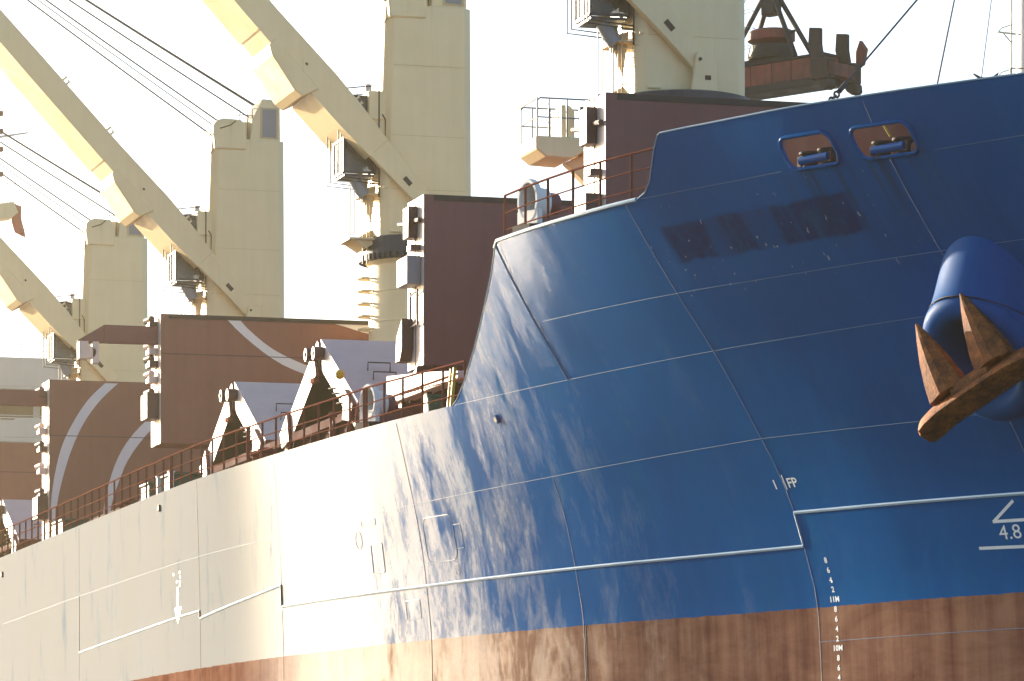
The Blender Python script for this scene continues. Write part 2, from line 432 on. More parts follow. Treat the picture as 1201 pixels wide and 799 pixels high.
# butt and seam welds
def seam(name, pts, r, m, parent=None):
    mb = MB(); bead(mb, pts, r); return mb.build(name, M[m], parent or hull, smooth=True)
for y, z0, z1 in ((81.96,-.3,15.5),(74.4,13.0,15.36),(74.4,16.02,16.45),(74.95,-.3,13.0),(89.9,2,10.66),(87.75,12.6,13.8),(88.0,13.8,15.5),(106.38,9.25,12.5)):
    seam('weld_seam', [(y,z0),(y,z1)], .0065, 'seam')
for pts in ([(146,10.25),(134,10.36),(113.9,10.47),(106.4,10.49),(97,10.6),(90,10.69),(85,10.8),(81.97,10.85),(77,10.78),(70,10.75)],
            [(93.4,12.58),(87.8,12.58),(82,12.6),(76,12.62),(68,12.6)],
            [(87.6,13.8),(82,13.74),(76.7,13.7),(70,13.66)],
            [(81.4,15.53),(77.2,15.5)],[(73.3,15.38),(68,15.34)],[(82,6.73),(70,6.75)]):
    seam('weld_seam', pts, .0065, 'seam')
for y, z0, z1 in ((96.95,7.44,12.5),(96.95,1,7.44),(114.0,1,12.5),(131.4,10.5,12.5),(89.83,1,7.42),(106.38,1,8.6),(131.41,2,8.6)):
    seam('weld_seam', [(y,z0),(y,z1)], .0085, 'black_seam')
# stepped belt edge that runs along the side
def belt(y0, z0, y1, z1, w=.05): seam('belt_edge', [(y0,z0),(y1,z1)], w, 'hull_line')
belt(81.96,9.36,70,9.2,.038); belt(81.96,8.68,106.36,8.70,.038); belt(106.4,9.25,113.98,8.79,.035); belt(114.02,9.0,131.38,8.62,.03)
belt(81.96,8.68,81.96,9.36,.026)
seam('belt_step', [(106.39,8.7),(106.39,9.25)], .04, 'black_seam'); seam('belt_step', [(114.0,8.79),(114.0,9.0)], .04, 'black_seam'); seam('belt_step', [(131.4,8.62),(131.4,10.4)], .022, 'black_seam')
# outline scars of removed doublers
def scar(pts, r):
    mb = MB(); mb.tube([HP(y, z) for y, z in pts], r, 6, closed=True); mb.build('doubler_scar', M['seam'], hull, smooth=True)
scar(rrect(95.1,96.7,9.2,10.25,.22), .012)
scar(rrect(99.2,99.9,9.15,9.85,.05), .014)
scar(rrect(99.4,100.3,10.30,10.46,.05), .012)
scar(rrect(94.7,95.1,9.45,10.0,.05), .008)
scar([(95.2+.12*math.cos(R_(a)), 8.98+.13*math.sin(R_(a))) for a in range(0,360,24)], .009)
scar([(100.6+.2*math.cos(R_(a)), 10.0+.22*math.sin(R_(a))) for a in range(0,360,24)], .013)
scar(rrect(97.4,98.2,7.95,8.4,.05), .01)
# knuckle plate by the break of the forecastle
kn = MB(); bead(kn, [(88.25,15.48),(88.0,14.2),(87.72,12.6)], .028); kn.build('knuckle_edge', M['hull_line'], hull, smooth=True)

# letters and figures laid on the plating
def hull_text(txt, y0, z0, h, name, sx=1., shear=0.):
    cu = bpy.data.curves.new('figure', 'FONT'); cu.body = txt; cu.size = h/.72; cu.offset = (.004 if h < .2 else 0); cu.resolution_u = 3
    to = bpy.data.objects.new('figure', cu); col.objects.link(to)
    dg = bpy.context.evaluated_depsgraph_get(); me = bpy.data.meshes.new_from_object(to.evaluated_get(dg))
    bpy.data.objects.remove(to)
    for v in me.vertices:
        u, q = v.co.x*sx, v.co.y
        v.co = HP(y0-u-shear*q, z0+q, .008)
    me.materials.clear(); me.materials.append(M['hull_mark'])
    o = bpy.data.objects.new(name, me); col.objects.link(o); o.parent = hull
    return o
DM = [('8',8.31),('6',8.11),('4',7.91),('2',7.72),('11M',7.52),('8',7.32),('6',7.12),('4',6.92),('2',6.72),('10M',6.53),('8',6.33),('6',6.13),('4',5.93)]
for i, (s, z) in enumerate(DM):
    hull_text(s, 81.42+(.12 if len(s) > 1 else 0), z, .115, 'draft_mark', 1.15)
hull_text('1', 82.31, 9.86, .19, 'tank_mark', 1.2); hull_text('FP', 81.83, 9.86, .19, 'tank_mark', 1.3)
tb = MB(); bead(tb, [(81.9,9.82),(81.9,10.12)], .012, .004, .1); tb.build('tank_mark', M['hull_mark'], hull)
hull_text('4.8', 76.18, 8.45, .28, 'bow_mark', 1.2)
def strip(mb, a, b, wd, off=.008):
    a, b = Vector(a), Vector(b); d = (b-a).normalized(); n = Vector((-d.y, d.x))*wd/2; k = max(1, int((b-a).length/.3))
    vs_ = []
    for i in range(k+1):
        p = a+(b-a)*i/k
        for q in (p-n, p+n): vs_.append(HP(q.x, q.y, off))
    mb.add(vs_, [(2*i, 2*i+1, 2*i+3, 2*i+2) for i in range(k)])
bmk = MB(); strip(bmk, (75.62,9.16), (76.22,8.81), .06); strip(bmk, (76.26,8.80), (73.9,8.76), .06, .011); strip(bmk, (76.78,8.32), (73.9,8.24), .06)
bmk.build('bow_mark', M['hull_mark'], hull)
ar = MB(); strip(ar, (116.5,9.78), (116.5,9.15), .22)
ar.add([HP(116.95,9.22,.01), HP(116.05,9.22,.01), HP(116.5,8.76,.01)], [(0,1,2)])
for i, (dy, dz) in enumerate(((.5,.36),(-.25,.38),(-.3,.25),(.1,.14),(-.25,.12),(-.25,.02))): strip(ar, (116.5+dy,9.84+dz), (116.5+dy,9.76+dz), .14)
ar.build('push_arrow', M['hull_mark'], hull)

# decks, caps, openings
def deck_sheet(z, y0, y1, n, inset=.02):
    mb = MB(); ys = [y0+(y1-y0)*i/n for i in range(n+1)]; v = []
    for y in ys: v += [(-hb(y,z)+inset, y, z), (hb(y,z)-inset, y, z)]
    mb.add(v, [(2*i, 2*i+1, 2*i+3, 2*i+2) for i in range(n)]); return mb
deck_sheet(ZD-.03, 87.5, 250.5, 60).build('main_deck', M['deck'], ship)
deck_sheet(ZF-.19, 64.5, 88.0, 40).build('forecastle_deck', M['deck'], ship)
fb = MB(); fb.box(-13.3,13.3,87.5,87.7,ZD,ZF-.2); fb.build('forecastle_bulkhead', M['maroon_dark'], ship)
cp = MB()
edge = [p for p in dense(TOP[6:], .25) if p[0] > 64.6]
for sgn in (1,):
    cp.tube([HP(y, z+.005, -.01) for y, z in edge if y <= 88.4 and y >= 81.5], .045, 8)
cp.build('gunwale_bar', M['hull_line'], ship, smooth=True)
ce = MB(); ce.tube([HP(y, z, 0) for y, z in edge if y <= 81.6], .018, 6); ce.tube([HP(y, z, 0) for y, z in edge if y >= 88.1], .016, 6)
ce.build('plate_edge', M['hull_line'], ship, smooth=True)
se = MB(); se.prism([(88.2,15.52),(88.38,15.5),(89.6,14.55),(89.45,14.6)], -13.75, -13.45, axis='x'); 
for i, h in enumerate(OPEN):
    fr = MB(); fr.tube([HP(y, z, .01) for y, z in h], .042, 8, closed=True)
    f = fr.build('mooring_port', M['hull'], ship, smooth=True)
bw = MB(); ys = [70+.5*i for i in range(19)]; v = []
for y in ys: v += [HP(y,15.9)*1+Vector((1.75,.5,15.3-15.9)), HP(y,15.9)*1+Vector((1.75,.5,16.68-15.9))]
for y in ys: v += [HP(y,15.9)*1+Vector((1.85,.55,15.3-15.9)), HP(y,15.9)*1+Vector((1.85,.55,16.68-15.9))]
k = len(ys)*2
bw.add(v, [(2*i, 2*i+1, 2*i+3, 2*i+2) for i in range(18)]+[(k+2*i, k+2*i+2, k+2*i+3, k+2*i+1) for i in range(18)]+[(2*i+1, k+2*i+1, k+2*i+3, 2*i+3) for i in range(18)])
bw.build('breakwater', M['maroon_matte'], ship)
# overboard pipes
for y, z in ((91.47,12.09),(118.7,12.15),(146.1,11.97)):
    ob = MB(); ob.tube([HP(y, z, -.05), HP(y, z, .06)], .10, 14, mi=0); ob.tube([HP(y, z, .02), HP(y, z, .068)], .07, 12, mi=1)
    ob.build('overboard_pipe', [M['blue_fit'] if y < 100 else M['dark_steel'], M['black']], ship, smooth=True)
# hawse bolster: fat tube bulging from the flare with a rolled lip
lip = Vector((-9.72, 74.0, 11.72)); ax = Vector((-.755,-.352,-.553)).normalized()
p1 = lip-ax*.75; p0 = Vector((-9.25,74.15,13.35)); 
path = []
ctrl = [Vector((-8.65,74.3,15.1)), p0, p1+Vector((.02,.02,.12)), lip-ax*.12, lip]
def bez(c, n=16):
    out = []
    for i in range(n+1):
        t = i/n; q = list(c)
        while len(q) > 1: q = [q[k]*(1-t)+q[k+1]*t for k in range(len(q)-1)]
        out.append(q[0])
    return out
pth = bez(ctrl)
pth = [p+Vector((.17,-.05,0))*(1-i/16*.55) for i, p in enumerate(pth)]; rad = [1.38]*len(pth)
for i, (dl, r) in enumerate(((.1,1.36),(.2,1.30),(.28,1.20),(.31,1.07),(.28,.94),(.18,.84),(-.1,.74),(-.5,.70),(-.8,.68))):
    pth.append(lip+Vector((.08,-.02,0))+ax*dl); rad.append(r)
bo = MB()
# build the ring stack by hand so that the inner return keeps its orientation
rings = []
up = Vector((0,1,0)); base = 0; SEG = 56
for i, p in enumerate(pth):
    if i < 17:
        dd = (pth[min(i+1,16)]-pth[max(i-1,0)]).normalized()
    else: dd = ax
    a = dd.cross(up).normalized(); b = a.cross(dd).normalized(); up = b
    for k in range(SEG):
        tt = 2*math.pi*k/SEG; bo.v.append(tuple(p+a*math.cos(tt)*rad[i]+b*math.sin(tt)*rad[i]))
n = len(pth)
for i in range(n-1):
    for k in range(SEG):
        bo.f.append((i*SEG+k, i*SEG+(k+1) % SEG, (i+1)*SEG+(k+1) % SEG, (i+1)*SEG+k)); bo.mi.append(0 if i < 22 else 1)
bo.f.append(tuple((n-1)*SEG+k for k in range(SEG))); bo.mi.append(1)
bolster = bo.build('anchor_bolster', [M['blue_fit'], M['blue_fit']], ship, smooth=True, angle=60)
rg = MB(); q = pth[11]; dd = (pth[12]-pth[10]).normalized(); a = dd.cross(Vector((0,1,0))).normalized(); b = a.cross(dd)
rg.tube([q+a*math.cos(2*math.pi*k/48)*1.382+b*math.sin(2*math.pi*k/48)*1.382 for k in range(48)], .012, 6, closed=True)
rg.build('bolster_seam', M['black_seam'], bolster, smooth=True)

# hatch coamings
for y0, y1, zt in ((100.9,115.5,15.5),(123.4,147.2,15.7),(155.6,176.9,15.6),(184.5,205.8,16.0),(216,232,16.5)):
    c = MB(); c.box(-9.1,9.1,y0,y1,ZD-.1,zt-.25); c.box(-9.4,9.4,y0-.25,y1+.25,zt-.25,zt)
    y = y0+1.2
    while y < y1-.5:
        c.prism([(-9.1,ZD),(-9.85,ZD),(-9.4,zt-.25),(-9.1,zt-.25)], y-.02, y+.02); y += 2.4
    c.build('hatch_coaming', M['maroon_matte'], ship)

# ------------------------------------------------------------------ anchor
anc = thing('anchor', 'rusty brown stockless anchor hanging at the blue bow bolster', 'anchor', (-10.22,72.98,11.07))
C_ = Vector((.557,-.683,.473)).normalized(); F_ = Vector((-.193,.447,.874)); F_ = (F_-C_*F_.dot(C_)).normalized(); N_ = C_.cross(F_)
def A(c, f, n): return C_*c+F_*f+N_*n
cr = MB()
# crown: sections along c : (c, half depth n, top f, bottom f)
secs = [(-1.36,.20,-.12,-.42),(-1.30,.29,-.04,-.52),(-1.10,.34,.04,-.54),(-.8,.34,.13,-.50),(-.4,.35,.15,-.46),(0,.36,.15,-.46),(.4,.35,.15,-.46),(.8,.34,.13,-.50),(1.10,.34,.04,-.54),(1.30,.29,-.04,-.52),(1.36,.20,-.12,-.42)]
v = []
K = 12
SEC = [(-.30,.13),(-.12,.17),(.06,.14),(.24,-.02),(.42,-.22),(.45,-.29),(.40,-.34),(.14,-.38),(-.06,-.42),(-.24,-.42),(-.32,-.36),(-.34,-.1)]
for c, hn, ft, fb_ in secs:
    q = hn/.35; dz_ = (ft-.15)*.55
    for n_, f_ in SEC: v.append(A(c, f_*.84*q**.4+dz_, n_*.95*q))
fs = [(i*K+k, i*K+(k+1) % K, (i+1)*K+(k+1) % K, (i+1)*K+k) for i in range(len(secs)-1) for k in range(K)]
fs += [tuple(range(K)), tuple((len(secs)-1)*K+k for k in range(K))]
cr.add(v, fs); cr.build('crown', M['rust'], anc, smooth=True, angle=40)
for sgn in (-1, 1):
    fl = MB(); c0, c1, ctip = (.13,.92,.42) if sgn > 0 else (-.94,-.16,-.64)
    co, ci = (c1, c0) if sgn > 0 else (c0, c1)
    L = [(0.0,1.,.32),(.4,.87,.29),(.85,.64,.23),(1.3,.34,.14),(1.66,.06,.04)]
    v = []
    for h, wd, th in L:
        cc = (c0+c1)/2+(ctip-(c0+c1)/2)*(h/1.66)
        hw = (c1-c0)/2*wd
        for a_, b_ in ((-1,-.55),(-1,.55),(-.15,1),(.3,1),(1,.5),(1,-.5),(0,-1)):
            v.append(A(cc+hw*a_, .05+h, .05+th*b_))
    m = 7
    fs = [(i*m+k, i*m+(k+1) % m, (i+1)*m+(k+1) % m, (i+1)*m+k) for i in range(len(L)-1) for k in range(m)]+[tuple((len(L)-1)*m+k for k in range(m)), tuple(range(m))]
    fl.add(v, fs); fl.build('fluke', M['rust'], anc, bevel=.012)
sh = MB(); 
sh.obox(A(0,.0,-.12), A(0,.35,-.40)+(-ax)*2.2, .34, .26, up=C_); sh.build('shank', M['rust'], anc, bevel=.03)
hp = MB(); hp.tube([A(-.42,-.06,.05), A(.42,-.06,.05)], .27, 14); hp.build('hinge_pin', M['rust'], anc, smooth=True)

# ------------------------------------------------------------------ mooring rollers inside the bow openings
LR = ['two dark spool rollers behind the bow opening nearer the ship side break', 'two dark spool rollers behind the foremost bow opening']
for i, h in enumerate(OPEN):
    cy, cz = sum(p[0] for p in h)/len(h), sum(p[1] for p in h)/len(h); x = -hb(cy, cz)
    z0 = min(p[1] for p in h)
    for j, yy in enumerate((cy+.34, cy-.17)):
        q = HP(yy, cz, -.36)
        t = thing('fairlead_roller', 'dark spool roller, %s, in the %s mooring port' % (('aft one','forward one')[j], ('rear, lower','forward, higher')[i]), 'roller', (q.x,q.y,z0-.20), group='spool rollers in the bow mooring ports')
        r = MB(); r.lathe([(.10,.19),(.14,.21),(.15,.25),(.14,.42),(.17,.48),(.215,.51),(.215,.55),(.1,.56)], seg=24); r.build('roller_drum', M['dark_steel'], t, smooth=True)
    qa, qb = HP(cy+.50, z0+.13, -.13), HP(cy-.28, z0+.13, -.13); t = thing('horizontal_roller', 'blue horizontal roller bar across the %s mooring port' % ('rear, lower','forward, higher')[i], 'roller', tuple((qa+qb)/2), group='blue roller bars in the bow mooring ports')
    o_ = (qa+qb)/2; r = MB(); r.tube([qa-o_, qb-o_], .085, 18); r.build('roller_drum', M['blue_fit'], t, smooth=True)
    d_ = (qb-qa).normalized()
    for q in (qa-d_*.03, qb+d_*.03):
        r = MB(); r.obox(q-o_-Vector((0,0,.10)), q-o_+Vector((0,0,.09)), .05, .10, up=d_); r.build('bracket', M['maroon_dark'], t)
ys_ = MB(); _q = HP(74.75,15.6,-.62); ys_.tube([_q, _q+Vector((-.22,.1,.42))], .022, 8)
tag(ys_.build('yellow_rod', M['yellow'], smooth=True), 'short yellow rod leaning behind the rollers of the forward mooring port', 'rod')

# ------------------------------------------------------------------ hatch covers folded upright
def upright_cover(y, zb, zt, hw, label, thick=.84, gap=.1, arcs=(), kind=0, trim=True):
    t = thing('hatch_cover', label, 'hatch cover', (0,y,zb), group='hatch cover pairs folded upright')
    H = zt-zb
    for k, (a, b) in enumerate(((0,thick),(thick+gap,2*thick+gap))):
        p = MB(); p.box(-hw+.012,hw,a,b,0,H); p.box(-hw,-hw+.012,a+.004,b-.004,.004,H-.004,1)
        p.build('cover_panel', [M['maroon_hazed' if kind else 'maroon'], M['glare_edge']], t, bevel=.015)
    g = MB(); g.box(-hw+.1,hw-.1,thick,thick+gap,.2,H-.3); g.build('gap_filler', M['black'], t)  # black slab filling the gap between the two panels
    if kind == 1:
        q = MB(); q.box(-hw+.02,hw-.02,-.012,-.004,H*.69,H*.69+.03); q.build('panel_joint', M['maroon_dark'], t)
    if trim:
        q = MB(); q.box(-hw+.3,hw,-.03,.0-.003,H-.16,H-.01); q.build('rubber_seal', M['black'], t)
    for pl in arcs:
        am = MB(); n = len(pl)//2
        v = [(p[0], -.006, p[1]-zb) for p in pl]
        am.add(v, [(2*i, 2*i+1, 2*i+3, 2*i+2) for i in range(n-1)]); am.build('painted_arc', M['arc'], t)
    # fittings on the lit starboard end
    xs = -hw
    y1 = thick+gap/2
    if kind == 0:
        b = MB(); b.box(xs-.28,xs-.01,y1-.25,y1+.35,H-1.15,H-.25); b.build('locking_box', M['maroon_dark'], t, bevel=.02)
        b = MB(); b.box(xs-.42,xs-.01,.25,1.4,H*.47+.05,H*.47+.85); b.build('junction_box', M['grey'] if zb > 16 else M['maroon_dark'], t, bevel=.02)
        b = MB(); b.box(xs-.3,xs-.01,.3,.75,H*.68,H*.68+.16); b.build('bracket', M['maroon_dark'], t)
        b = MB(); b.tube([(xs-.05,y1+.9,H-.6),(xs-.05,y1+1.7,H-.5)], .06, 8); b.build('hinge_bar', M['maroon_dark'], t)
        b = MB(); b.tube([(xs-.1,0.05,H-.72),(xs-.1,.7,H-.66)], .07, 8); b.build('hinge_bar', M['maroon_dark'], t)
        b = MB()
        for q in (0,.85): b.tube([(xs-.12,.25+q*.9,H*.24),(xs-.12,.25+q*.9,H*.24+1.0)], .035, 6)
        b.tube([(xs-.12,.25,H*.24+.05),(xs-.12,1.0,H*.24)], .03, 6); b.tube([(xs-.12,.25,H*.24+1.0),(xs-.12,1.0,H*.24+.9)], .03, 6); b.build('step_frame', M['maroon_dark'], t)
        b = MB(); b.prism([(1.35,H*.05),(1.85,H*.05),(1.75,H*.2),(1.1,H*.3),(1.1,H*.12)], xs-.35, xs-.01, axis='x'); b.build('hinge_arm', M['maroon_dark'], t, bevel=.02)
        b = MB(); b.prism([(-.05,-.02),(1.2,-.4),(1.5,-.9),(.8,-1.0),(.25,-.55)], xs-.2, xs+.3, axis='x'); b.build('lower_hinge', M['maroon_dark'], t, bevel=.02)
    else:
        for k, f in enumerate((.92,.72,.62,.50,.36,.24)):
            b = MB(); b.box(xs-.32,xs-.01,y1-.42+.12*(k % 2),y1+.3,H*f-.1,H*f+.14); b.tube([(xs-.18,y1-.2,H*f+.25),(xs-.32,y1+.25,H*f+.2)], .13, 10); b.build('bracket', M['glare_edge'] if k % 2 else M['maroon_dark'], t, bevel=.015)
        b = MB(); b.box(xs-.45,xs-.01,.25,1.45,H*.30-.5,H*.30+.45); b.build('junction_box', M['maroon_dark'], t, bevel=.02)
        b = MB()
        zq = H-.75
        b.box(xs-2.0,xs+.02,.45,.75,zq-.33,zq+.33); b.prism([(xs-2.0,zq+.33),(xs-3.0,zq-.28),(xs-2.6,zq-.36),(xs-2.0,zq-.33)], .45, .75); b.build('lifting_arm', M['maroon'], t, bevel=.02)
        b = MB(); b.box(xs-2.95,xs-2.6,.35,.8,zq-.95,zq-.3); b.tube([(xs-2.5,.4,zq-.7),(xs-2.5,.8,zq-.7)], .22, 12); b.box(xs-2.45,xs-2.2,.4,.7,zq-1.1,zq-.3); b.build('arm_shackle', M['glare_edge'], t, bevel=.02)
    return t
upright_cover(98.75,14.7,20.86,9.35,'tall maroon cover partly hidden behind the raised blue bow bulwark')
upright_cover(115.95,16.12,20.93,9.35,'plain dark maroon upright cover standing just left of the forecastle step')
def arc(cx, cz, r0, r1, a0, a1, n=26, xmin=-99, xmax=99, zmin=-99, zmax=99):
    out = []
    for i in range(n+1):
        a = R_(a0+(a1-a0)*i/n)
        for r in (r0, r1): out.append((min(max(cx+r*math.cos(a), xmin), xmax), min(max(cz+r*math.sin(a), zmin), zmax)))
    return out
def band(upper, lower):
    out = []
    for a, b in zip(upper, lower): out += [a, b]
    return out
def curve(pts, n=22):
    f = pchip([p[0] for p in pts], [p[1] for p in pts]); a, b = pts[0][0], pts[-1][0]
    return [(a+(b-a)*i/n, f(a+(b-a)*i/n)) for i in range(n+1)]
Z3 = 21.98
def lerp_band(lo, up, n=24, zmax=99):
    """two poly-lines of (x,z) with the same meaning at both ends -> strip"""
    def res(L):
        out = []; 
        for i in range(n+1):
            t = i/n*(len(L)-1); k = min(int(t), len(L)-2); f = t-k
            out.append((L[k][0]*(1-f)+L[k+1][0]*f, min(zmax, L[k][1]*(1-f)+L[k+1][1]*f)))
        return out
    return band(res(lo), res(up))
def smooth_poly(L, n=28):
    d = [0]
    for a, b in zip(L, L[1:]): d.append(d[-1]+math.hypot(b[0]-a[0], b[1]-a[1]))
    fx = pchip(d, [p[0] for p in L]); fz = pchip(d, [p[1] for p in L])
    return [(fx(d[-1]*i/n), fz(d[-1]*i/n)) for i in range(n+1)]
a1 = lerp_band(smooth_poly([(-6.88,21.98),(-6.52,21.62),(-6.09,21.25),(-5.55,20.84),(-5.13,20.56),(-4.7,20.33),(-4.16,20.12),(-3.0,19.75),(-1.5,19.4),(.5,19.1),(3,19.0)]),
                smooth_poly([(-6.40,21.98),(-6.2,21.76),(-5.82,21.42),(-5.45,21.13),(-5.02,20.86),(-4.53,20.63),(-4.02,20.43),(-3.0,20.1),(-1.5,19.75),(.5,19.46),(3,19.35)]))
a2 = lerp_band(smooth_poly([(-2.98,21.98),(-2.37,21.84),(-1.72,21.66),(-.98,21.55),(.3,21.42),(2,21.38)]), smooth_poly([(-2.17,21.98),(-1.72,21.95),(-1.23,21.92),(-.82,21.90),(.3,21.8),(2,21.74)]))
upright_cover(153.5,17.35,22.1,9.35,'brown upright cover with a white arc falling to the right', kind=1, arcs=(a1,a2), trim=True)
b1 = lerp_band(smooth_poly([(-6.97,22.12),(-7.65,21.45),(-8.3,20.48),(-8.81,19.41),(-9.08,18.36),(-9.24,17.31),(-9.3,16.3),(-9.3,15.2)]), smooth_poly([(-6.42,22.12),(-7.12,21.45),(-7.83,20.49),(-8.34,19.43),(-8.69,18.37),(-8.95,17.31),(-9.1,16.26),(-9.15,15.2)]))
b2 = lerp_band(smooth_poly([(-3.4,22.1),(-4.1,21.6),(-5.05,20.74),(-5.76,20.02),(-6.29,19.25),(-6.65,18.42),(-6.88,17.59),(-7.04,16.75),(-7.1,15.4)]), smooth_poly([(-3.0,21.9),(-4.0,21.1),(-5.05,20.16),(-5.64,19.44),(-6.06,18.78),(-6.35,18.07),(-6.59,17.37),(-6.73,16.84),(-6.8,15.4)]))
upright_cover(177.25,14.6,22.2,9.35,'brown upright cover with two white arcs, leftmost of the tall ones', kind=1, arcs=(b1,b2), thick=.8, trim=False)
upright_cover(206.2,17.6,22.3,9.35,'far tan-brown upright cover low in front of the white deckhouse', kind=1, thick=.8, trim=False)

# ------------------------------------------------------------------ hatch covers half open like tents
def tent(y, zc, label, h=2.75, L=4.75, hw=9.35, lamp=False):
    """apex at y; two hinged panels leaning against one another; zc is the foot height"""
    t = thing('hatch_cover', label, 'hatch cover', (0,y,zc), group='hatch cover pairs half open like tents')
    ang = math.atan2(h-.35, L); th = .82
    for s in (-1, 1):
        # profile in (y, z): outer face from apex down to foot
        ay, az = s*.22, h-.02
        d = Vector((s*math.cos(ang), -math.sin(ang))); nrm = Vector((-s*math.sin(ang), -math.cos(ang)))
        a = Vector((ay, az)); b = a+d*math.hypot(L, h-.35); c = b+nrm*th; e = a+nrm*th+d*.32
        p = MB(); poly = [tuple(a), tuple(b), tuple(c), tuple(e)]
        p.prism(poly, -hw+.012, hw, axis='x')
        p.mi = [1]*len(p.mi)
        # outer skin: maroon with sky sheen painted in; inner faces blackened for shade
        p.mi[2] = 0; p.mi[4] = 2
        q = [Vector(v) for v in poly]; m = sum(q, Vector((0,0)))/4
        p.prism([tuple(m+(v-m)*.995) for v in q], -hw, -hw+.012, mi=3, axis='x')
        p.build('cover_panel', [M['sky_sheen'], M['maroon'], M['black'], M['glare_edge']], t)
    g = MB(); g.prism([(-.2,h-.1),(.2,h-.1),(.30,h-.95),(0,h-1.15),(-.30,h-.95)], -hw-.06, -hw+.5, axis='x'); g.build('apex_hinge', M['maroon_dark'], t, bevel=.02)
    for s in (-.62, .42):
        wv = MB()
        wv.tube([(-hw-.34,s,h-.30-abs(s)*.35),(-hw-.02,s,h-.30-abs(s)*.35)], .21, 16)
        wv.tube([(-hw-.38,s,h-.30-abs(s)*.35),(-hw-.33,s,h-.30-abs(s)*.35)], .07, 10)
        wv.build('guide_wheel', M['maroon_dark'], t, smooth=True)
    ln = MB(); ln.tube([(-hw-.1,.1,h-.35),(-hw-.1,-.35,h-1.2)], .04, 6); ln.tube([(-hw-.1,.22,h-.35),(-hw-.1,-.2,h-1.2)], .04, 6); ln.box(-hw-.18,-hw-.02,-.1,.45,h-1.35,h-1.2); ln.build('link_rod', M['rail'], t)
    st = MB()
    for k in range(2):
        yy, zz = -2.6-.7*k, h-1.35-.36*k+.25
        st.tube([(-hw+.9,yy,zz-.25),(-hw+.9,yy-.05,zz+.12),(-hw+1.6,yy-.05,zz+.12),(-hw+1.6,yy,zz-.25)], .025, 6)
    for k in range(4):
        yy, zz = -2.2-.55*(k % 2)-.5*(k//2), h-1.75-.2*(k % 2)-.35*(k//2)
        st.tube([(-hw-.01,yy+.25,zz),(-hw-.18,yy+.2,zz),(-hw-.18,yy-.25,zz-.03),(-hw-.01,yy-.3,zz-.03)], .022, 6)
    st.build('hand_grip', M['dark_steel'], t)
    for s in (-1, 1):
        k = MB(); k.prism([(s*(L-1.2),-.1),(s*(L-.2),-.25),(s*(L+.1),.25),(s*(L-.9),.8)], -hw-.14, -hw+.02, axis='x'); k.build('foot_bracket', M['maroon'], t, bevel=.02)
    if lamp:
        k = MB(); k.lathe([(.06,-.14),(.14,-.08),(.15,.03),(.08,.13)], c=(-hw-.25,-3.75,h-1.5), seg=16); k.build('yellow_cap', M['yellow'], t, smooth=True)
    return t
tent(128.6, 15.55, 'folded half-open tent of maroon and white hatch panels with sky sheen painted in, nearest the bow', lamp=True)
tent(141.1, 15.55, 'second tent of hatch panels, in front of the brown cover with one white arc')
tent(189.6, 15.55, 'third tent of hatch panels, a pale slope at the left edge below the tan cover', h=2.6)
tent(200.4, 15.6, 'farthest tent of hatch panels, just before the far tan cover', h=2.4)

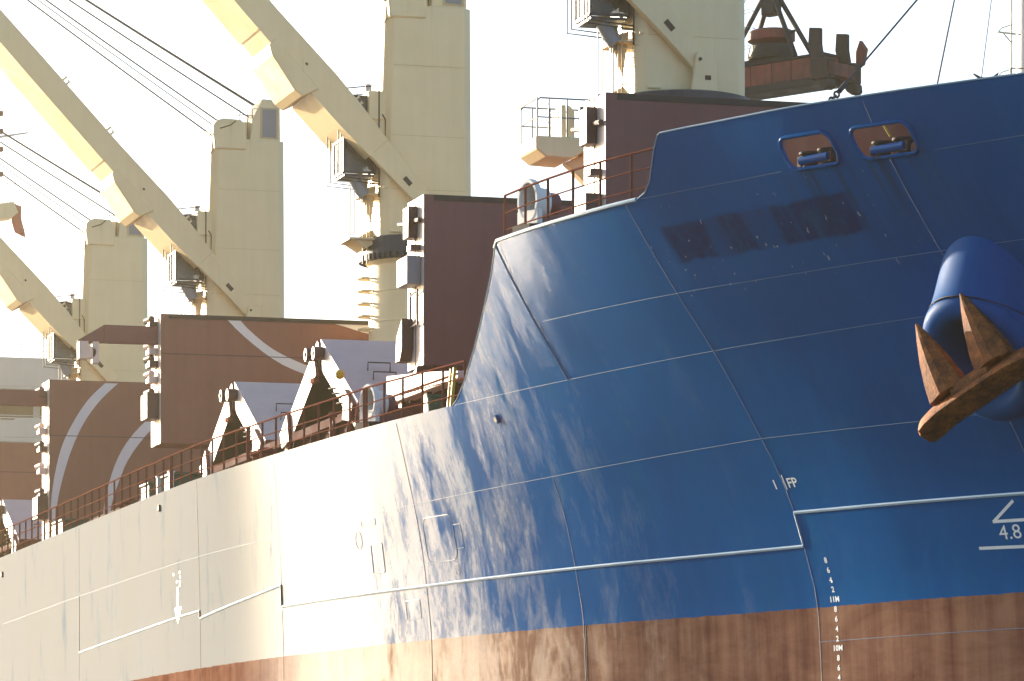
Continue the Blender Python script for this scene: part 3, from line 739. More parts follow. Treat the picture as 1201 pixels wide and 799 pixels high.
# ------------------------------------------------------------------ deck cranes (local z = 0 at the main deck)
HX, HZ = .15, 13.1
AJ = R_(47.2); DJ = Vector((-math.cos(AJ), 0, math.sin(AJ))); NJ = Vector((math.sin(AJ), 0, math.cos(AJ)))
def J(s, n, y): return Vector((HX, 0, HZ)) + DJ*s + NJ*n + Vector((0, y, 0))
def jprof(pts, y0, y1, mb, mi=0):
    v = [J(s, n, y0) for s, n in pts]+[J(s, n, y1) for s, n in pts]; n = len(pts)
    mb.add(v, [tuple(range(n)), tuple(range(2*n-1, n-1, -1))]+[(i, i+n, (i+1) % n+n, (i+1) % n) for i in range(n)], mi)
def make_crane(y, label):
    t = thing('deck_crane', label, 'crane', (-.25,y,12.55), group='cream deck cranes along the ship')
    # pedestal, slewing ring
    p = MB(); p.lathe([(2.25,0),(2.2,.3),(1.85,.7),(1.85,11.2),(1.98,11.35)], seg=40)
    for z in (1.9,3.1,4.3,5.5,6.7,7.9,9.1,10.2): p.lathe([(1.853,z),(1.868,z+.02),(1.868,z+.05),(1.853,z+.07)], seg=40)
    ped = p.build('pedestal', M['cream'], t, smooth=True)
    for k in range(5):
        z = 8.9+k*.46
        r = MB(); r.tube([(-1.80,-.30,z),(-2.2,-.25,z),(-2.28,0,z),(-2.2,.25,z),(-1.80,.30,z)], .045, 8)
        r.build('rung', M['cream'], ped, smooth=True)
    g = MB(); g.lathe([(1.95,11.36),(2.12,11.55),(2.12,12.16),(1.9,12.22)], seg=48)
    for k in range(56):
        a = 2*math.pi*k/56; c, s = math.cos(a), math.sin(a)
        g.add([(2.1*c-.05*s,2.1*s+.05*c,11.36),(2.1*c+.05*s,2.1*s-.05*c,11.36),(2.22*c+.05*s,2.22*s-.05*c,11.36),(2.22*c-.05*s,2.22*s+.05*c,11.36),
               (2.1*c-.05*s,2.1*s+.05*c,11.58),(2.1*c+.05*s,2.1*s-.05*c,11.58),(2.22*c+.05*s,2.22*s-.05*c,11.58),(2.22*c-.05*s,2.22*s+.05*c,11.58)],
              [(0,3,2,1),(4,5,6,7),(0,1,5,4),(1,2,6,5),(2,3,7,6),(3,0,4,7)])
    g.build('slewing_ring', M['navy'], t)
    # tower: tapering chamfered box
    def octo(x0, x1, yy, c, z): return [(x0+c,-yy,z),(x1-c,-yy,z),(x1,-yy+c,z),(x1,yy-c,z),(x1-c,yy,z),(x0+c,yy,z),(x0,yy-c,z),(x0,-yy+c,z)]
    tw = MB(); lv = [(-1.72,1.72,1.18,.26,12.03),(-1.70,1.72,1.18,.27,14.2),(-1.62,1.71,1.18,.29,17.3),(-1.5,1.70,1.16,.30,20.6)]
    v = []
    for q in lv: v += octo(*q)
    fs = [(i*8+k, i*8+(k+1) % 8, (i+1)*8+(k+1) % 8, (i+1)*8+k) for i in range(3) for k in range(8)]+[tuple(range(7,-1,-1)), tuple(24+k for k in range(8))]
    tw.add(v, fs); tow = tw.build('tower', M['cream'], t, bevel=.03)
    for zz in (13.9,15.85,18.4):
        sw = MB(); fx = -1.72+(zz-12.03)*.024; sw.tube([(fx+.3,-1.182,zz),(1.42,-1.182,zz)], .007, 6); sw.build('weld_seam', M['cream_dark'], tow)
    b = MB(); b.box(-2.15,-1.45,-1.0,1.0,16.4,17.45); b.prism([(-2.15,16.4),(-1.55,16.4),(-1.6,15.0)], -.95, .95); b.build('cab_bracket', M['cream'], t, bevel=.03)
    # lug and hinge
    for s in (-1, 1):
        lg = MB(); yy0, yy1 = (1.53,1.72) if s > 0 else (-1.72,-1.53)
        lg.prism([(-.22,12.1),(.62,12.1),(.52,13.35),(.05,13.42),(-.05,13.3)], yy0, yy1); lg.prism([(-.1,12.1),(.55,12.1),(.45,12.5),(0,12.5)], min(yy0+.01,s*1.15) if s < 0 else s*1.15, s*-1.15*-1 if s < 0 else yy1-.01)
        q = lg.build('hinge_lug', M['cream'], t, bevel=.02)
        pn = MB(); pn.tube([(.05,s*1.73,13.15),(.05,s*1.75,13.15)], .05, 12); pn.box(.2,.38,s*1.72 if s > 0 else -1.735,1.735 if s > 0 else -1.72,12.55,12.68); pn.build('pin', M['dark_steel'], q)
    # head on top
    hd = MB()
    pts = [(-1.42,20.12),(-.05,20.12),(-.02,20.3),(-.02,21.1),(-.25,21.42),(-1.05,21.45),(-1.30,21.36),(-1.47,21.15),(-1.50,20.9),(-1.46,20.6)]
    hd.prism(pts, -1.24, 1.24); hd.build('sheave_housing', M['cream'], t, bevel=.05)
    hh = MB(); hh.prism([(.18,20.6),(1.52,20.6),(1.5,22.38),(.72,22.40),(.30,21.55)], -1.0, .9); hh.box(-.05,.35,-.5,.7,20.6,21.45)
    hs = hh.build('machinery_house', M['cream'], t, bevel=.03)
    dr = MB(); dr.box(.62,1.42,-1.03,-1.0,20.68,22.02); fr = dr.build('door_frame', M['cream_dark'], hs)
    dr = MB(); dr.box(.72,1.32,-1.05,-1.031,20.75,21.95); dr.build('louvre_door', M['grey'], hs)
    rl = MB()
    for x in (-.25,.1,.3): rl.tube([(x,-.9,20.6),(x,-.9,21.95)], .018, 6)
    rl.tube([(-.4,-.9,21.6),(-.25,-.9,21.68),(.35,-.9,21.68)], .018, 6); rl.tube([(.1,-.9,21.95),(.6,-.9,21.98)], .018, 6); rl.build('handrail', M['dark_steel'], t)
    bx = MB(); bx.tube([(-1.75,-1.0,19.7),(-1.75,-1.0,21.0)], .02, 6); bx.tube([(-1.75,-1.0,19.7),(-1.45,-1.0,20.1)], .02, 6); bx.tube([(-1.2,-1.26,21.0),(-.75,-1.26,21.15),(-.5,-1.26,21.35)], .025, 6); bx.build('pipe_bracket', M['dark_steel'], t)
    # jib
    jb = MB()
    up_ = [(3.0,.45),(4.5,.55),(6,.585),(9,.50),(14,.49),(22,.40),(26.5,.28)]
    dn_ = [(26.5,-.28),(22,-.40),(14,-.49),(9,-.50),(6,-.585),(4.5,-.55),(3.0,-.45)]
    jprof(up_+dn_, -1.5, 1.5, jb)
    for y0, y1 in ((-1.5,-1.2),(1.2,1.5)): jprof([(-.28,.22),(-.05,.30),(1.2,.33),(3.0,.45),(3.0,-.45),(1.2,-.33),(-.05,-.30),(-.28,-.22)], y0, y1, jb)
    jib = jb.build('jib', M['cream'], t, bevel=.02)
    for seg in (dn_[0:4], [(6.05,-.583),(4.5,-.55),(3,-.45)]):
        lip_ = MB()
        for (s0,n0),(s1,n1) in zip(seg, seg[1:]): lip_.obox(J(s0,n0-.02,0), J(s1,n1-.02,0), 3.16, .04, up=NJ)
        lip_.build('bottom_flange', M['cream'], jib)
    kb = MB(); jprof([(6.0,-.3),(6.2,-.95),(6.55,-1.02),(8.0,-.80),(8.35,-.62),(8.35,-.3)], -1.62, 1.62, kb); kb.build('jib_saddle', M['cream'], jib, bevel=.03)
    sm_ = MB(); jprof([(1.25,.07),(1.6,.07),(1.6,-.1),(1.25,-.1)], -1.515, -1.5, sm_); jprof([(6.9,.03),(7.0,.03),(7.0,-.05),(6.9,-.05)], -1.515, -1.5, sm_); sm_.build('name_plate', M['dark_steel'], jib)
    for s_ in (9.6, 12.4, 4.6):
        e = MB(); e.tube([J(s_,.45,-1.2), J(s_,.72,-1.2), J(s_+.22,.78,-1.2), J(s_+.25,.45,-1.2)], .05, 8); e.build('lifting_eye', M['cream'], jib, smooth=True)
    tp = MB()
    for yy in (-.9,-.3,.3,.9): tp.tube([J(26.2,.2,yy-.09), J(26.2,.2,yy+.09)], .5, 20)
    tp.build('tip_sheave', M['dark_steel'], jib, smooth=True)
    # ropes between head and jib tip
    for (x, z, yy, n, r) in ((-1.47,20.72,-.9,-.35,.036),(-1.4,21.25,-.6,-.15,.024),(-1.02,21.43,-.3,.05,.036),(.35,21.75,0,.3,.036),(.62,22.36,.3,.55,.024),(.75,22.4,.6,.65,.036),(.78,22.4,.9,.70,.022)):
        rp = MB(); a = Vector((x,yy,z)); b = J(26.2,n,yy*.9); m = [a.lerp(b, i/10)-Vector((0,0,.12*math.sin(math.pi*i/10))) for i in range(11)]
        rp.tube(m, r, 6); rp.build('luffing_rope', M['rope'], t, smooth=True)
    # operator cab on the starboard side
    cb = empty('operator_cab'); cb.parent = t
    def part(mb, name, m, **k): return mb.build(name, M[m], cb, **k)
    x0, x1, y0, y1, z0, z1 = -3.02, -1.85, -.75, .75, 14.5, 17.15
    cm = MB(); w_ = .09
    for x in (x0, x1):
        for yy in (y0, y1): cm.box(x-w_/2,x+w_/2,yy-w_/2,yy+w_/2,z0,z1)
    for z in (z0, z1, z0+1.2):
        for yy in (y0, y1): cm.box(x0+w_/2,x1-w_/2,yy-w_/2,yy+w_/2,z-w_/2,z+w_/2)
        for x in (x0, x1): cm.box(x-w_/2,x+w_/2,y0+w_/2,y1-w_/2,z-w_/2,z+w_/2)
    part(cm, 'cab_frame', 'navy')
    cm = MB(); cm.box(x0+.02,x1-.02,y0+.05,y1-.05,z1+.05,z1+.16); part(cm, 'roof', 'navy', bevel=.03)
    cm = MB(); cm.box(x0+.02,x1-.02,y0+.05,y1-.05,z0-.14,z0-.05); cm.box(x1-.12,x1-.05,y0+.1,y1-.1,z0+.05,z1-.05); part(cm, 'floor', 'navy')
    cm = MB(); cm.box(x0+.05,x1-.05,y0-.01,y0+.01,z0+1.25,z1-.05); cm.box(x0-.01,x0+.01,y0+.05,y1-.05,z0+.05,z1-.05); cm.box(x0+.05,x1-.05,y0-.01,y0+.01,z0+.05,z0+1.15); part(cm, 'window', 'glass')
    cm = MB(); cm.box(-2.6,-2.15,-.25,.25,z0+.3,z0+.5); cm.box(-2.25,-2.12,-.25,.25,z0+.5,z0+1.2); part(cm, 'seat', 'tan', bevel=.04)
    cg = MB()
    for o_ in (.14, .27):
        xa, ya, za = x0-o_, y0-o_, z0-.05-o_
        cg.tube([(xa,ya,z0+2.0),(xa,ya,za),(x1+.1,ya+.05,za-.12)], .025, 6); cg.tube([(xa,y1,z0+2.0),(xa,y1,za),(x1,y1,za-.1)], .025, 6)
    cg.tube([(x0-.15,y0-.2,z1-.25),(x0-.15,y0-.2,z1+.32),(x1+.05,y0-.2,z1+.5)], .025, 6); cg.tube([(x0-.15,y0-.2,z1+.05),(x1+.05,y0-.2,z1+.22)], .02, 6)
    cg.tube([(x1+.08,y0-.25,z1+.75),(x1+.08,y0-.25,z0-.9),(x1+.32,y0-.25,z0-.9),(x1+.32,y0-.25,z0+1.9),(x1+.2,y0-.25,z0+2.1)], .028, 6)
    part(cg, 'guard_rail', 'black')
    lp = MB(); lp.tube([(x1-.75,-.6,z0-.25),(x1-.4,-.7,z0-.85)], .22, 14); lp.tube([(x1-.35,-.3,z0-.3),(x1-.3,-.4,z0-1.0)], .16, 12); part(lp, 'floodlight', 'grey', smooth=True)
    lp = MB(); lp.tube([(x1-.25,-.75,z1+.3),(x1-.25,-.75,z1+.55)], .12, 10); part(lp, 'roof_lamp', 'white', smooth=True)
    # access ladder cage under the cab
    la = MB()
    for x in (-2.75,-2.6,-2.28,-2.12): la.tube([(x,-.6,11.2 if x in (-2.28,-2.12) else 12.2),(x,-.6,14.0)], .022, 6)
    for k in range(8): la.tube([(-2.05,-.75,12.2+k*.27),(-1.65,-.75,12.2+k*.27)], .02, 6)
    for x in (-2.05,-1.68): la.tube([(x,-.75,12.1),(x,-.75,14.3)], .024, 6)
    la.build('ladder', M['cream_dark'], t)
    pl = MB(); pl.box(-2.85,-1.6,-.9,.7,12.05,12.12); pl.prism([(-2.7,12.05),(-1.7,12.05),(-2.2,11.75)], -.8, .6); pl.prism([(-2.35,13.9),(-1.75,14.1),(-1.95,12.7)], -.5, -.45); pl.box(-2.3,-1.7,-.85,.6,13.7,13.76); pl.prism([(-2.5,12.12),(-1.7,12.12),(-1.7,12.6)], .2, .25)
    pl.build('service_platform', M['cream_dark'], t)
    kx = MB(); kx.tube([(-1.62,-1.1,13.95),(-1.0,-1.19,13.95)], .03, 6); kx.tube([(-1.4,-1.2,12.35),(-1.0,-1.2,12.35)], .05, 8); kx.build('pipe_stub', M['cream'], t)
    return t
CY = [120.5,150.9,181.2,211.6]
proto = make_crane(CY[0], 'cream crane nearest the bow, its foot hidden behind the plum cover')
LB = ['', 'cream crane with its round drum in view beside the dark maroon cover', 'cream crane behind the brown cover with one white arc, grey door on its head', 'farthest and palest cream crane, above the brown cover with two arcs']
for i in (1,2,3):
    c = copy_tree(proto); c.location.y = CY[i]; c['label'] = LB[i]
# the platform on the first crane's drum
pf = MB(); L0 = proto
pf.prism([(-4.85,10.55),(-4.85,10.38),(-4.55,10.15),(-3.75,10.12),(-3.3,10.38),(-1.7,10.38),(-1.7,10.75),(-4.85,10.75)], -1.3, .5); plat = pf.build('drum_platform', M['cream'], L0, bevel=.04)
pf = MB(); pf.prism([(-3.75,10.12),(-3.2,10.38),(-1.8,10.3),(-1.8,8.7),(-2.3,8.75)], -.6, -.2); pf.build('brace', M['cream'], plat, bevel=.03)
pf = MB()
for y_ in (-1.27, .47):
    for x in (-4.8,-4.45,-3.9): pf.tube([(x,y_,10.75),(x,y_,11.85)], .026, 6)
    pf.tube([(-4.8,y_,11.3),(-3.0,y_,11.3)], .022, 6); pf.tube([(-4.8,y_,11.78),(-4.72,y_,11.86),(-2.2,y_,11.86)], .026, 6)
pf.tube([(-4.8,-1.27,11.85),(-4.8,.47,11.85)], .026, 6); pf.tube([(-4.8,-1.27,11.3),(-4.8,.47,11.3)], .022, 6)
pf.build('handrail', M['grey'], plat)
pf = MB(); pf.prism([(-3.95,10.75),(-3.55,10.75),(-3.55,11.6),(-3.72,11.75),(-3.95,11.75)], -.9, .2); pf.build('control_box', M['cream'], plat, bevel=.03)
pf = MB(); pf.box(-3.4,-3.3,-.9,-.82,10.9,11.65); pf.box(-3.12,-3.04,-.9,-.82,10.9,11.65); pf.box(-2.85,-2.77,-.9,-.82,10.9,11.65); pf.box(-3.4,-2.77,-.9,-.82,10.82,10.9); pf.box(-3.4,-2.77,-.9,-.82,11.65,11.72); pf.build('gate_frame', M['navy'], plat)

# ------------------------------------------------------------------ railings
def railing(name, label, y0, y1, z, step, inset=.14, hs=(.25,.6,.98), doubles=(), ends=None):
    t = thing(name, label, 'railing', (-hb((y0+y1)/2, z),(y0+y1)/2, z)); o = Vector(t.location)
    def Q(y, h): return Vector((-hb(y, z)+inset, y, z+h))-o
    n = max(2, round((y1-y0)/step)); ys = [y0+(y1-y0)*i/n for i in range(n+1)]
    for k, h in enumerate(hs):
        m = MB(); m.tube([Q(y, h) + Vector((0,0,random.uniform(-.012,.012) if 0 < i < n else 0)) for i, y in enumerate(ys)], .026 if k == len(hs)-1 else .017, 8); m.build('top_rail' if k == len(hs)-1 else 'mid_rail', M['rail'], t, smooth=True)
    for i, y in enumerate(ys):
        m = MB(); a = Q(y, -.02); lean = random.uniform(-.012,.012)
        m.obox(a, a+Vector((0,lean,hs[-1]+.02)), .055, .022, up=(0,1,0)); m.build('post', M['rail'], t)
        if i in doubles:
            m = MB(); a = Q(y+.16, -.02); m.obox(a, a+Vector((0,0,hs[-1])), .07, .05, up=(0,1,0)); m.build('post', M['rail'], t)
    return t
railing('deck_railing', 'long brown three-bar railing along the main deck edge, receding to the left', 93.15, 152, ZD, 1.22, doubles=(5,13,20,28,35))
railing('forecastle_railing', 'short brown railing on the raised forecastle edge, below the plum cover', 80.75, 88.0, ZF, 1.3, hs=(.25,.62,1.0))

# ------------------------------------------------------------------ panama chocks
def chock(loc, rz, label, s=1.0, base=True):
    t = thing('mooring_chock', label, 'chock', loc, rz, group='oval mooring chocks on the deck edge')
    m = MB(); K = 36
    def ring(rx, rz_, x, sq=1.): return [(x, rx*math.cos(2*math.pi*k/K)*s, (.62+rz_*math.sin(2*math.pi*k/K))*s) for k in range(K)]
    rs = [ring(.37,.47,-.03), ring(.37,.47,-.12), ring(.35,.45,-.16), ring(.29,.39,-.16), ring(.25,.35,-.11), ring(.22,.32,.0), ring(.2,.3,.35)]
    v = [p for r in rs for p in r]
    m.add(v, [(i*K+k, i*K+(k+1) % K, (i+1)*K+(k+1) % K, (i+1)*K+k) for i in range(len(rs)-1) for k in range(K)])
    m.add([(.33,p[1]*1.0,p[2]) for p in rs[-1]], [tuple(range(K))], 1)
    m.build('oval_ring', [M['white'], M['navy']], t, smooth=True)
    m = MB(); m.box(-.155*s,-.02*s,-.37*s,.37*s,.10*s,.42*s); m.build('cheek', M['white'], t, bevel=.02)
    m = MB(); m.box(-.34*s,.3*s,-.34*s,.3*s,-.12*s,.10*s); m.build('base', M['dark_steel'], t, bevel=.02)
    m = MB(); m.tube([(.36,.05,.62*s),(.62*s,.05,.62*s)], .24*s, 16); m.box(.05,.55*s,-.2*s,.32*s,-.05,.3*s); m.build('throat', M['maroon'], t, smooth=True)
    return t
chock((-hb(90.6-2.9,ZF)+.45,87.0,ZF+.12), R_(21), 'white oval mooring chock on the forecastle edge beside the dark maroon cover', 1.0)
chock((-hb(99.9,ZD)+.5,99.9,ZD+.12), R_(21), 'white oval mooring chock on the main deck below the nearest hatch tent', .95)

# ------------------------------------------------------------------ things on the deck
def small(name, label, cat, loc, rz=0, group=None): return thing(name, label, cat, loc, rz, group)
# hawser guide ring
t = small('guide_ring', 'brown hawser guide ring standing behind the railing, left of the white main-deck chock', 'ring', (-14.3,103.4,ZD))
m = MB(); m.tube([(.12*math.sin(.3),.38*math.cos(2*math.pi*k/28),.66+.45*math.sin(2*math.pi*k/28)) for k in range(28)], .085, 10, closed=True); m.build('ring', M['rail'], t, smooth=True)
m = MB(); m.prism([(-.42,-.02),(.42,-.02),(.22,.35),(-.22,.35)], -.12, .14, axis='x'); m.build('base', M['maroon'], t, bevel=.02)
m = MB(); m.tube([(0,-.2,.4),(0,.2,.9)], .05, 8); m.tube([(0,.2,.4),(0,-.2,.9)], .05, 8); m.build('cross_bar', M['rail'], t)
# mooring winch
t = small('mooring_winch', 'rusty brown mooring winch between the two hatch tents, behind the railing', 'winch', (-12.4,107.8,ZD))
m = MB(); m.tube([(0,-.9,.75),(0,.5,.75)], .32, 18); m.build('drum', M['rail'], t, smooth=True)
for yy in (-.95,-.1,.55):
    m = MB(); m.tube([(0,yy,.75),(0,yy+.07,.75)], .6, 22); m.build('flange', M['rail'], t, smooth=True)
m = MB(); m.box(-.5,.5,.75,1.5,.1,1.15); m.build('gear_case', M['maroon'], t, bevel=.05)
m = MB(); m.box(-.6,.6,-1.2,1.6,-.02,.14); m.build('bed_plate', M['maroon_dark'], t)
# bollards
for i, (x, y, lab) in enumerate(((-14.6,113.2,'twin brown bollard left of the mooring winch, behind the railing'),(-14.9,131.0,'twin brown bollard farther along the railing, before the tall cover with two arcs'))):
    t = small('twin_bollard', lab, 'bollard', (x,y,ZD), group='twin bollards on the main deck')
    for yy in (-.45,.45):
        m = MB(); m.lathe([(.19,-.02),(.19,.62),(.25,.66),(.25,.74),(.15,.78)], c=(0,yy,0), seg=20); m.build('bitt', M['rail'], t, smooth=True)
    m = MB(); m.box(-.32,.32,-.85,.85,-.02,.09); m.build('base', M['maroon_dark'], t, bevel=.02)
# green units
for i, (y, w_, lab) in enumerate(((127.6,1.7,'green deck box with two white posts beside it, left of the second tent'),(131.0,1.3,'smaller green deck box, left of the one with white posts'),(146.8,2.2,'olive green deck box at the left edge behind the railing'))):
    t = small('deck_box', lab, 'box', (-13.9,y,ZD), group='green boxes on the main deck')
    m = MB(); m.box(-.45,.45,-w_/2,w_/2,.05,1.25); m.build('body', M['green'], t, bevel=.04)
    m = MB(); m.box(-.5,.5,-w_/2-.05,w_/2+.05,1.25,1.33); m.build('lid', M['green'], t, bevel=.02)
    m = MB(); m.box(-.47,-.45,-.12,.12,.6,.85); m.build('latch', M['white'], t)
    if i == 0:
        for yy in (-.95,.95):
            p_ = thing('white_post', 'white steel post %s the larger green deck box' % ('just right of' if yy < 0 else 'just left of'), 'post', (-14.4,y+yy,ZD), group='white posts by the green deck box')
            m = MB(); m.obox((0,0,0),(0,0,1.3), .14,.14); m.build('shaft', M['white'], p_, bevel=.01)
            m = MB(); m.box(-.13,.13,-.13,.13,-.01,.05); m.box(-.1,.1,-.1,.1,1.3,1.34); m.build('cap_plate', M['white'], p_)
# white lit housing behind the forecastle break, yellow ladder, green bin
t = small('hatch_housing', 'white sloping steel housing under the dark maroon cover, by the yellow ladder', 'housing', (-9.6,112.6,ZD))
m = MB(); m.prism([(5.6,2.62),(5.6,3.45),(1.2,3.1),(-2.1,2.78),(-2.1,2.58)], -.25, .2, axis='x'); m.build('side_plate', M['glare_edge'], t, bevel=.02)
m = MB(); m.tube([(-.27,5.4,2.8),(-.27,-2.1,2.7)], .03, 6); m.build('pipe', M['rail'], t)
for k in range(3):
    m = MB(); m.prism([(4.5-2.8*k,-.02),(4.9-2.8*k,-.02),(4.8-2.8*k,2.75),(4.5-2.8*k,2.75)], -.1, .05, axis='x'); m.build('stay', M['maroon_dark'], t)
t = small('yellow_ladder', 'short yellow ladder at the deck edge in front of the white sloping housing', 'ladder', (-14.0,96.1,ZD))
for yy in (-.14,.14):
    m = MB(); m.obox((0,yy,0),(.1,yy,1.15), .05,.08); m.build('stile', M['yellow'], t)
for k in range(4):
    m = MB(); m.tube([(.02+.02*k,-.14,.2+k*.27),(.02+.02*k,.14,.2+k*.27)], .02, 6); m.build('rung', M['yellow'], t)
t = small('deck_bin', 'pale green open deck bin behind the railing right of the white main-deck chock', 'bin', (-14.1,97.0,ZD))
m = MB(); m.lathe([(.17,0),(.21,.55),(.23,.56),(.23,.62),(.2,.62),(.17,.1)], seg=20); m.build('tub', M['green'], t, smooth=True)
t = small('grey_vent', 'small round grey mushroom vent behind the railing right of the white chock', 'vent', (-13.0,97.6,ZD))
m = MB(); m.lathe([(.12,0),(.12,.8)], seg=16); m.build('stem', M['maroon'], t, smooth=True)
m = MB(); m.lathe([(.2,.75),(.24,.85),(.22,1.0),(.12,1.08)], seg=20); m.build('cap', M['grey'], t, smooth=True)
t = small('yellow_ladder', 'little yellow ladder top at the foot of the plum cover behind the forecastle railing', 'ladder', (-12.3,90.5,ZF-.4))
for yy in (-.16,.16):
    m = MB(); m.tube([(0,yy,-.6),(0,yy,.75),(.15,yy,.9),(.3,yy,.75)], .03, 6); m.build('stile', M['yellow'], t)
m = MB(); m.tube([(0,-.16,.3),(0,.16,.3)], .02, 6); m.build('rung', M['yellow'], t)
t = small('door_locker', 'narrow dark blue-green locker against the plum cover behind the forecastle railing', 'locker', (-9.6,97.6,15.6))
m = MB(); m.box(-.3,.6,-.25,.25,-1.5,1.75); m.build('body', M['navy'], t, bevel=.03)
m = MB(); m.box(-.12,-.02,-.27,-.25,-1.3,1.6); m.build('door_strip', M['cream_dark'], t)
# small fittings by the tents
t = small('hydrant', 'small red-brown hydrant post with a coiled hose, in front of the gap between the tents', 'hydrant', (-14.5,105.6,ZD))
m = MB(); m.tube([(0,0,0),(0,0,.95)], .07, 10); m.build('standpipe', M['rail'], t, smooth=True)
m = MB(); m.tube([(0,.22*math.cos(k*.5),.55+.28*math.sin(k*.5)) for k in range(26)], .035, 6); m.build('hose', M['maroon'], t, smooth=True)
m = MB(); m.lathe([(.12,.92),(.12,1.0),(.05,1.06)], seg=12); m.build('valve_head', M['rail'], t, smooth=True)

# ------------------------------------------------------------------ deckhouse, mast and flag far aft
t = thing('deckhouse', 'white accommodation block seen in the haze at the left edge', 'building', (0,236,ZD))
def hp_(mb, name, m, parent=t, **k): return mb.build(name, M[m], parent, **k)
z = lambda v: v-ZD
m = MB(); m.box(-13,13,.6,14,0,z(24.9)); wall = hp_(m, 'wall', 'house')
m = MB(); m.box(-12,12,1.2,13,z(24.9),z(28.9)); hp_(m, 'upper_wall', 'house')
m = MB(); m.box(-15,15,-.6,.1,z(28.2),z(29.85)); m.box(-15,15,-.6,13,z(28.05),z(28.25)); hp_(m, 'bridge_bulwark', 'house', bevel=.05)
m = MB(); m.box(-15,15,-.6,.02,z(25.35),z(26.5)); m.box(-15,15,-.6,1.2,z(25.1),z(25.4)); bal = hp_(m, 'balcony_front', 'house', bevel=.05)
for k in range(12):
    m = MB(); m.box(-14+2.4*k,-13.2+2.4*k,-.62,-.6,z(26.36),z(26.44)); hp_(m, 'scupper_slot', 'tan', bal)
m = MB(); m.tube([(-15,-.5,z(26.62)),(15,-.5,z(26.62))], .03, 6); hp_(m, 'balcony_rail', 'house', bal)
for k in range(8):
    wn = MB(); x = -11.2+2.35*k; wn.box(x,x+1.95,1.15,1.2,z(26.6),z(28.0)); f = hp_(wn, 'window', 'tan')
for k in range(9):
    wn = MB(); x = -10.9+2.4*k; wn.box(x,x+.45,.54,.6,z(23.55),z(24.2)); hp_(wn, 'window', 'tan', bevel=.05)
m = MB(); m.box(-13,13,.3,.6,z(24.6),z(25.0)); hp_(m, 'deck_edge', 'house')
m = MB()
for k in range(24): m.tube([(-14.5+1.25*k,-.3,z(29.85)),(-14.5+1.25*k,-.3,z(31.0))], .022, 6)
for h in (30.25,30.6,31.0): m.tube([(-14.5,-.3,z(h)),(14.5,-.3,z(h))], .02, 6)
hp_(m, 'railing', 'house')
t = thing('signal_mast', 'thin white signal mast with a yard above the deckhouse at the left edge', 'mast', (-1.9,238,28.9))
m = MB(); m.tube([(0,0,0),(0,0,16)], [.22,.12], 12); m.build('pole', M['white'], t, smooth=True)
m = MB(); m.tube([(-1.2,0,13.3),(1.9,0,13.9)], [.10,.05], 8); m.build('yard', M['white'], t, smooth=True)
m = MB(); m.prism([(-.9,9.6),(1.0,9.9),(1.25,9.3),(.9,9.0),(-.9,8.7)], -.6, .6); m.build('crow_platform', M['cream'], t, bevel=.03)
m = MB()
for x in (.2,.65,1.1): m.tube([(x,-.5,9.8),(x,-.5,11.3 if x < 1 else 11.2)], .025, 6)
for h in (10.4,10.9): m.tube([(.0,-.5,h),(1.1,-.5,h)], .02, 6)
m.build('platform_rail', M['white'], t)
m = MB()
for h in (11.5,12.9,13.9,14.9): m.box(.18,.48,-.15,.15,h-.14,h+.14)
m.build('lamp', M['rail'], t, bevel=.03)
t = tag(MB().build('flag', M['flag']), 'small reddish flag hanging from a halyard near the signal mast', 'flag') if False else None
f = MB(); n = 10; v = []
for i in range(n+1):
    for j in range(5):
        u, q = i/n, j/4; v.append((-1.05+.62*q+.25*u+.06*math.sin(7*u+2*q), 238+.10*math.sin(6*u+3*q), 38.9-1.75*u-.25*q))
f.add(v, [(i*5+j, i*5+j+1, (i+1)*5+j+1, (i+1)*5+j) for i in range(n) for j in range(4)])
t = thing('flag', 'small reddish flag drooping on its halyard at the left edge of the sky', 'flag', (0,0,0)); f.build('cloth', M['flag'], t, smooth=True)
m = MB(); m.tube([(-1.0,238.05,39.6),(-.8,238.05,38.9),(-.15,238,36),(1.0,238,31)], .012, 5); m.build('halyard', M['rope'], t)

# ------------------------------------------------------------------ foremast and stays at the bow
t = thing('foremast', 'white tubular foremast at the right edge above the bulwark', 'mast', (0,94.2,ZF))
m = MB(); m.tube([(0,0,-3),(0,0,12)], [.58,.46], 28); m.build('pole', M['white'], t, smooth=True)
m = MB(); m.tube([(-1.8,0,9.47),(1.8,0,9.47)], .06, 10); m.build('yard', M['white'], t, smooth=True)
m = MB(); m.box(.12,.30,-.60,-.46,-1,11); m.build('cable_trunk', M['grey'], t)
m = MB()
for x in (-.78,-.95): m.tube([(x,-.3,2),(x,-.3,9)], .022 if x > -.9 else .008, 6)
for k in range(6):
    zz = 4.2+k*1.05
    m.tube([(-.55,-.3,zz),(-1.12,-.35,zz+.02)], .02, 6); m.tube([(-.78,-.3,zz+.22),(-1.05,-.33,zz+.12),(-1.15,-.35,zz)], .014, 6); m.tube([(-.78,-.3,zz-.2),(-1.0,-.34,zz)], .014, 6)
m.build('ladder', M['cream'], t, smooth=True)
m = MB(); m.tube([(-1.1,-1,4.6),(-1.1,-1,5.35),(-.3,-1,5.38),(.8,-1,5.38)], .02, 6); m.tube([(.8,-1,4.6),(.8,-1,5.38)], .02, 6); m.build('top_guard', M['cream_dark'], t)
st_ = thing('mast_stay', 'dark wire stay with a chain and turnbuckle rising steeply from the bulwark toward the foremast', 'stay', (-8.93,84,18.0))
a = Vector((0,0,.25)); b = Vector((8.93,10.2,8.1)); d = (b-a).normalized()
m = MB(); m.tube([a+d*.8, b], .022, 6); m.build('wire', M['rope'], st_, smooth=True)
m = MB(); m.tube([a+d*.35, a+d*.85], .055, 8)
m.build('turnbuckle', M['black'], st_, smooth=True)
m = MB()
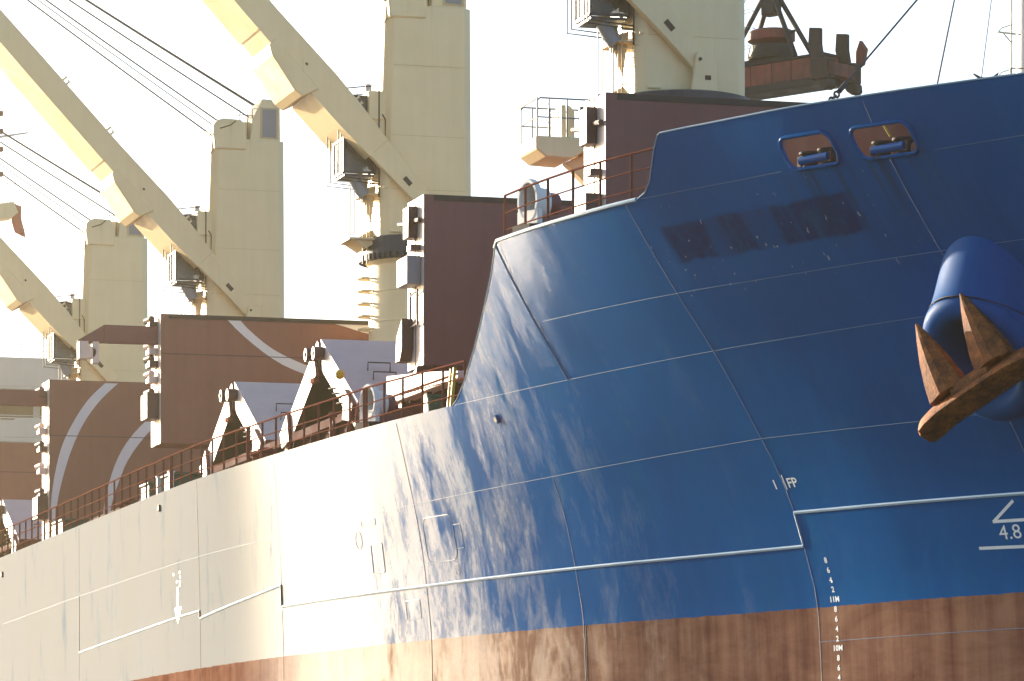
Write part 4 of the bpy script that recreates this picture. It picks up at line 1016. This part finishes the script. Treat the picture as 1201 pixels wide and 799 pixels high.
for k in range(5):
    c = a-d*.5+d*(k*.17); u = Vector((0,1,0)) if k % 2 else d.cross(Vector((0,1,0))).normalized()
    m.tube([c+d*.11*math.cos(2*math.pi*q/14)+u*.06*math.sin(2*math.pi*q/14) for q in range(14)], .026, 6, closed=True)
m.build('chain', M['black'], st_, smooth=True)
for lab, p, q, r in (('middle dark wire running up from the bulwark top, left of the thin one',(-11.05,72.95,16.36),(-1.6,94.2,25.0),.017),('thinnest wire at the bow, above the small bulwark bracket',(-10.6,71.9,16.3),(-.85,94.2,25.0),.009)):
    s_ = MB(); s_.tube([p, q], r, 6); tag(s_.build('bow_wire', M['rope'], smooth=True), lab, 'wire')
bkt = MB(); bkt.prism([(-.42,.17),(-.2,.05),(.05,.06),(.2,.12),(.36,.26),(.3,.08),(.34,-.05),(-.2,-.05)], -.06, .06); bkt.box(-.2,.25,-.15,.15,-.12,-.02)
bkt.v = [(p[0]*.62, p[1]*.62, p[2]*.5) for p in bkt.v]
tag(bkt.build('bulwark_bracket', M['dark_steel'], loc=(-10.45,71.95,16.47)), 'small dark two-horned bracket on the bulwark top at the bow', 'bracket')

# ------------------------------------------------------------------ container spreader hanging beyond the ship
SP = thing('lifting_spreader', 'rust-red container spreader hanging from a hook behind the first crane', 'spreader', (10.01,140.34,29.05), R_(-58)); SP.scale = (.86,.8,.66) 
# local +x runs to the picture's right and towards the bow
m = MB(); m.box(-3.2,2.55,-.55,.55,.12,1.25); sp_b = m.build('main_beam', M['grab_red'], SP, bevel=.03)
m = MB(); m.box(-3.3,2.75,-.75,.75,-.28,.12); m.box(-3.2,2.6,-.6,.6,1.25,1.40); m.build('beam_flange', M['black'], sp_b, bevel=.02)
m = MB()
for x in (-2.2,-1.2,-.1,.9,1.9): m.box(x-.03,x+.03,-.58,.58,.12,1.25)
m.build('beam_rib', M['grab_red'], sp_b)
for yy in (-.95,.95):
    m = MB(); m.box(2.35,3.25,yy-.28,yy+.28,-.15,.95); m.prism([(2.6,-.15),(3.3,-.15),(3.35,-.6),(3.1,-.75),(2.8,-.5)], yy-.25, yy+.25); m.build('corner_block', M['dark_steel'], SP, bevel=.06)
    m = MB(); m.prism([(2.35,.9),(2.9,.7),(2.75,1.7),(2.75,2.55),(2.2,2.65),(2.15,1.75)], yy-.12, yy+.12); m.build('flipper', M['dark_steel'], SP, bevel=.03)
m = MB(); m.box(2.75,3.25,-1.2,1.2,.05,.75); m.build('end_beam', M['grab_red'], SP, bevel=.03)
m = MB(); m.prism([(3.0,.7),(3.35,.9),(3.5,1.7),(3.2,2.2),(3.0,1.6)], 1.1, 1.35); m.build('red_flipper', M['grab_red'], SP, bevel=.03)
m = MB(); m.box(-1.6,.6,-.6,.6,1.4,1.55); m.lathe([(.95,1.55),(1.0,1.7),(.9,2.25),(.5,2.35)], c=(-.5,0,0), seg=24); m.build('rotator', M['black'], SP, smooth=True)
m = MB(); m.lathe([(.85,2.45),(1.0,2.55),(1.0,2.95),(.85,3.1)], c=(-.5,0,0), seg=24); m.build('head_ring', M['grab_red'], SP, smooth=True)
m = MB()
for sx in (-1,1):
    for sy in (-1,1): m.tube([(-.5+sx*1.75,sy*.7,1.4),(-.5+sx*.2,sy*.18,5.0)], .11, 10)
m.tube([(-.5-1.05,0,2.9),(-.5+1.2,0,2.9)], .08, 8); m.build('lifting_leg', M['black'], SP, smooth=True)
m = MB(); m.box(-.85,-.15,-.3,.3,3.9,5.3); m.build('hook_block', M['black'], SP, bevel=.06)
m = MB(); m.tube([(-.5+.38*math.cos(k*.3),0,5.55+.38*math.sin(k*.3)) for k in range(-2,17)], .10, 8); m.tube([(-.5,0,5.9),(-.5,0,26)], .04, 6); m.build('hook', M['black'], SP, smooth=True)
m = MB()
for x in (-1.95,-1.75):
    for yy in (-.8,-.4): m.tube([(x,yy,1.4),(x-.1,yy,2.4),(x-.1,yy,4.3),(x+.25,yy,4.9)], .018, 6)
for h in (2.2,3.2,4.1): m.tube([(-2.05,-.8,h),(-2.05,-.4,h),(-1.1,-.3,h+.1),(-1.1,-.8,h+.1),(-2.05,-.8,h)], .016, 6)
m.build('ladder_cage', M['grey'], SP)
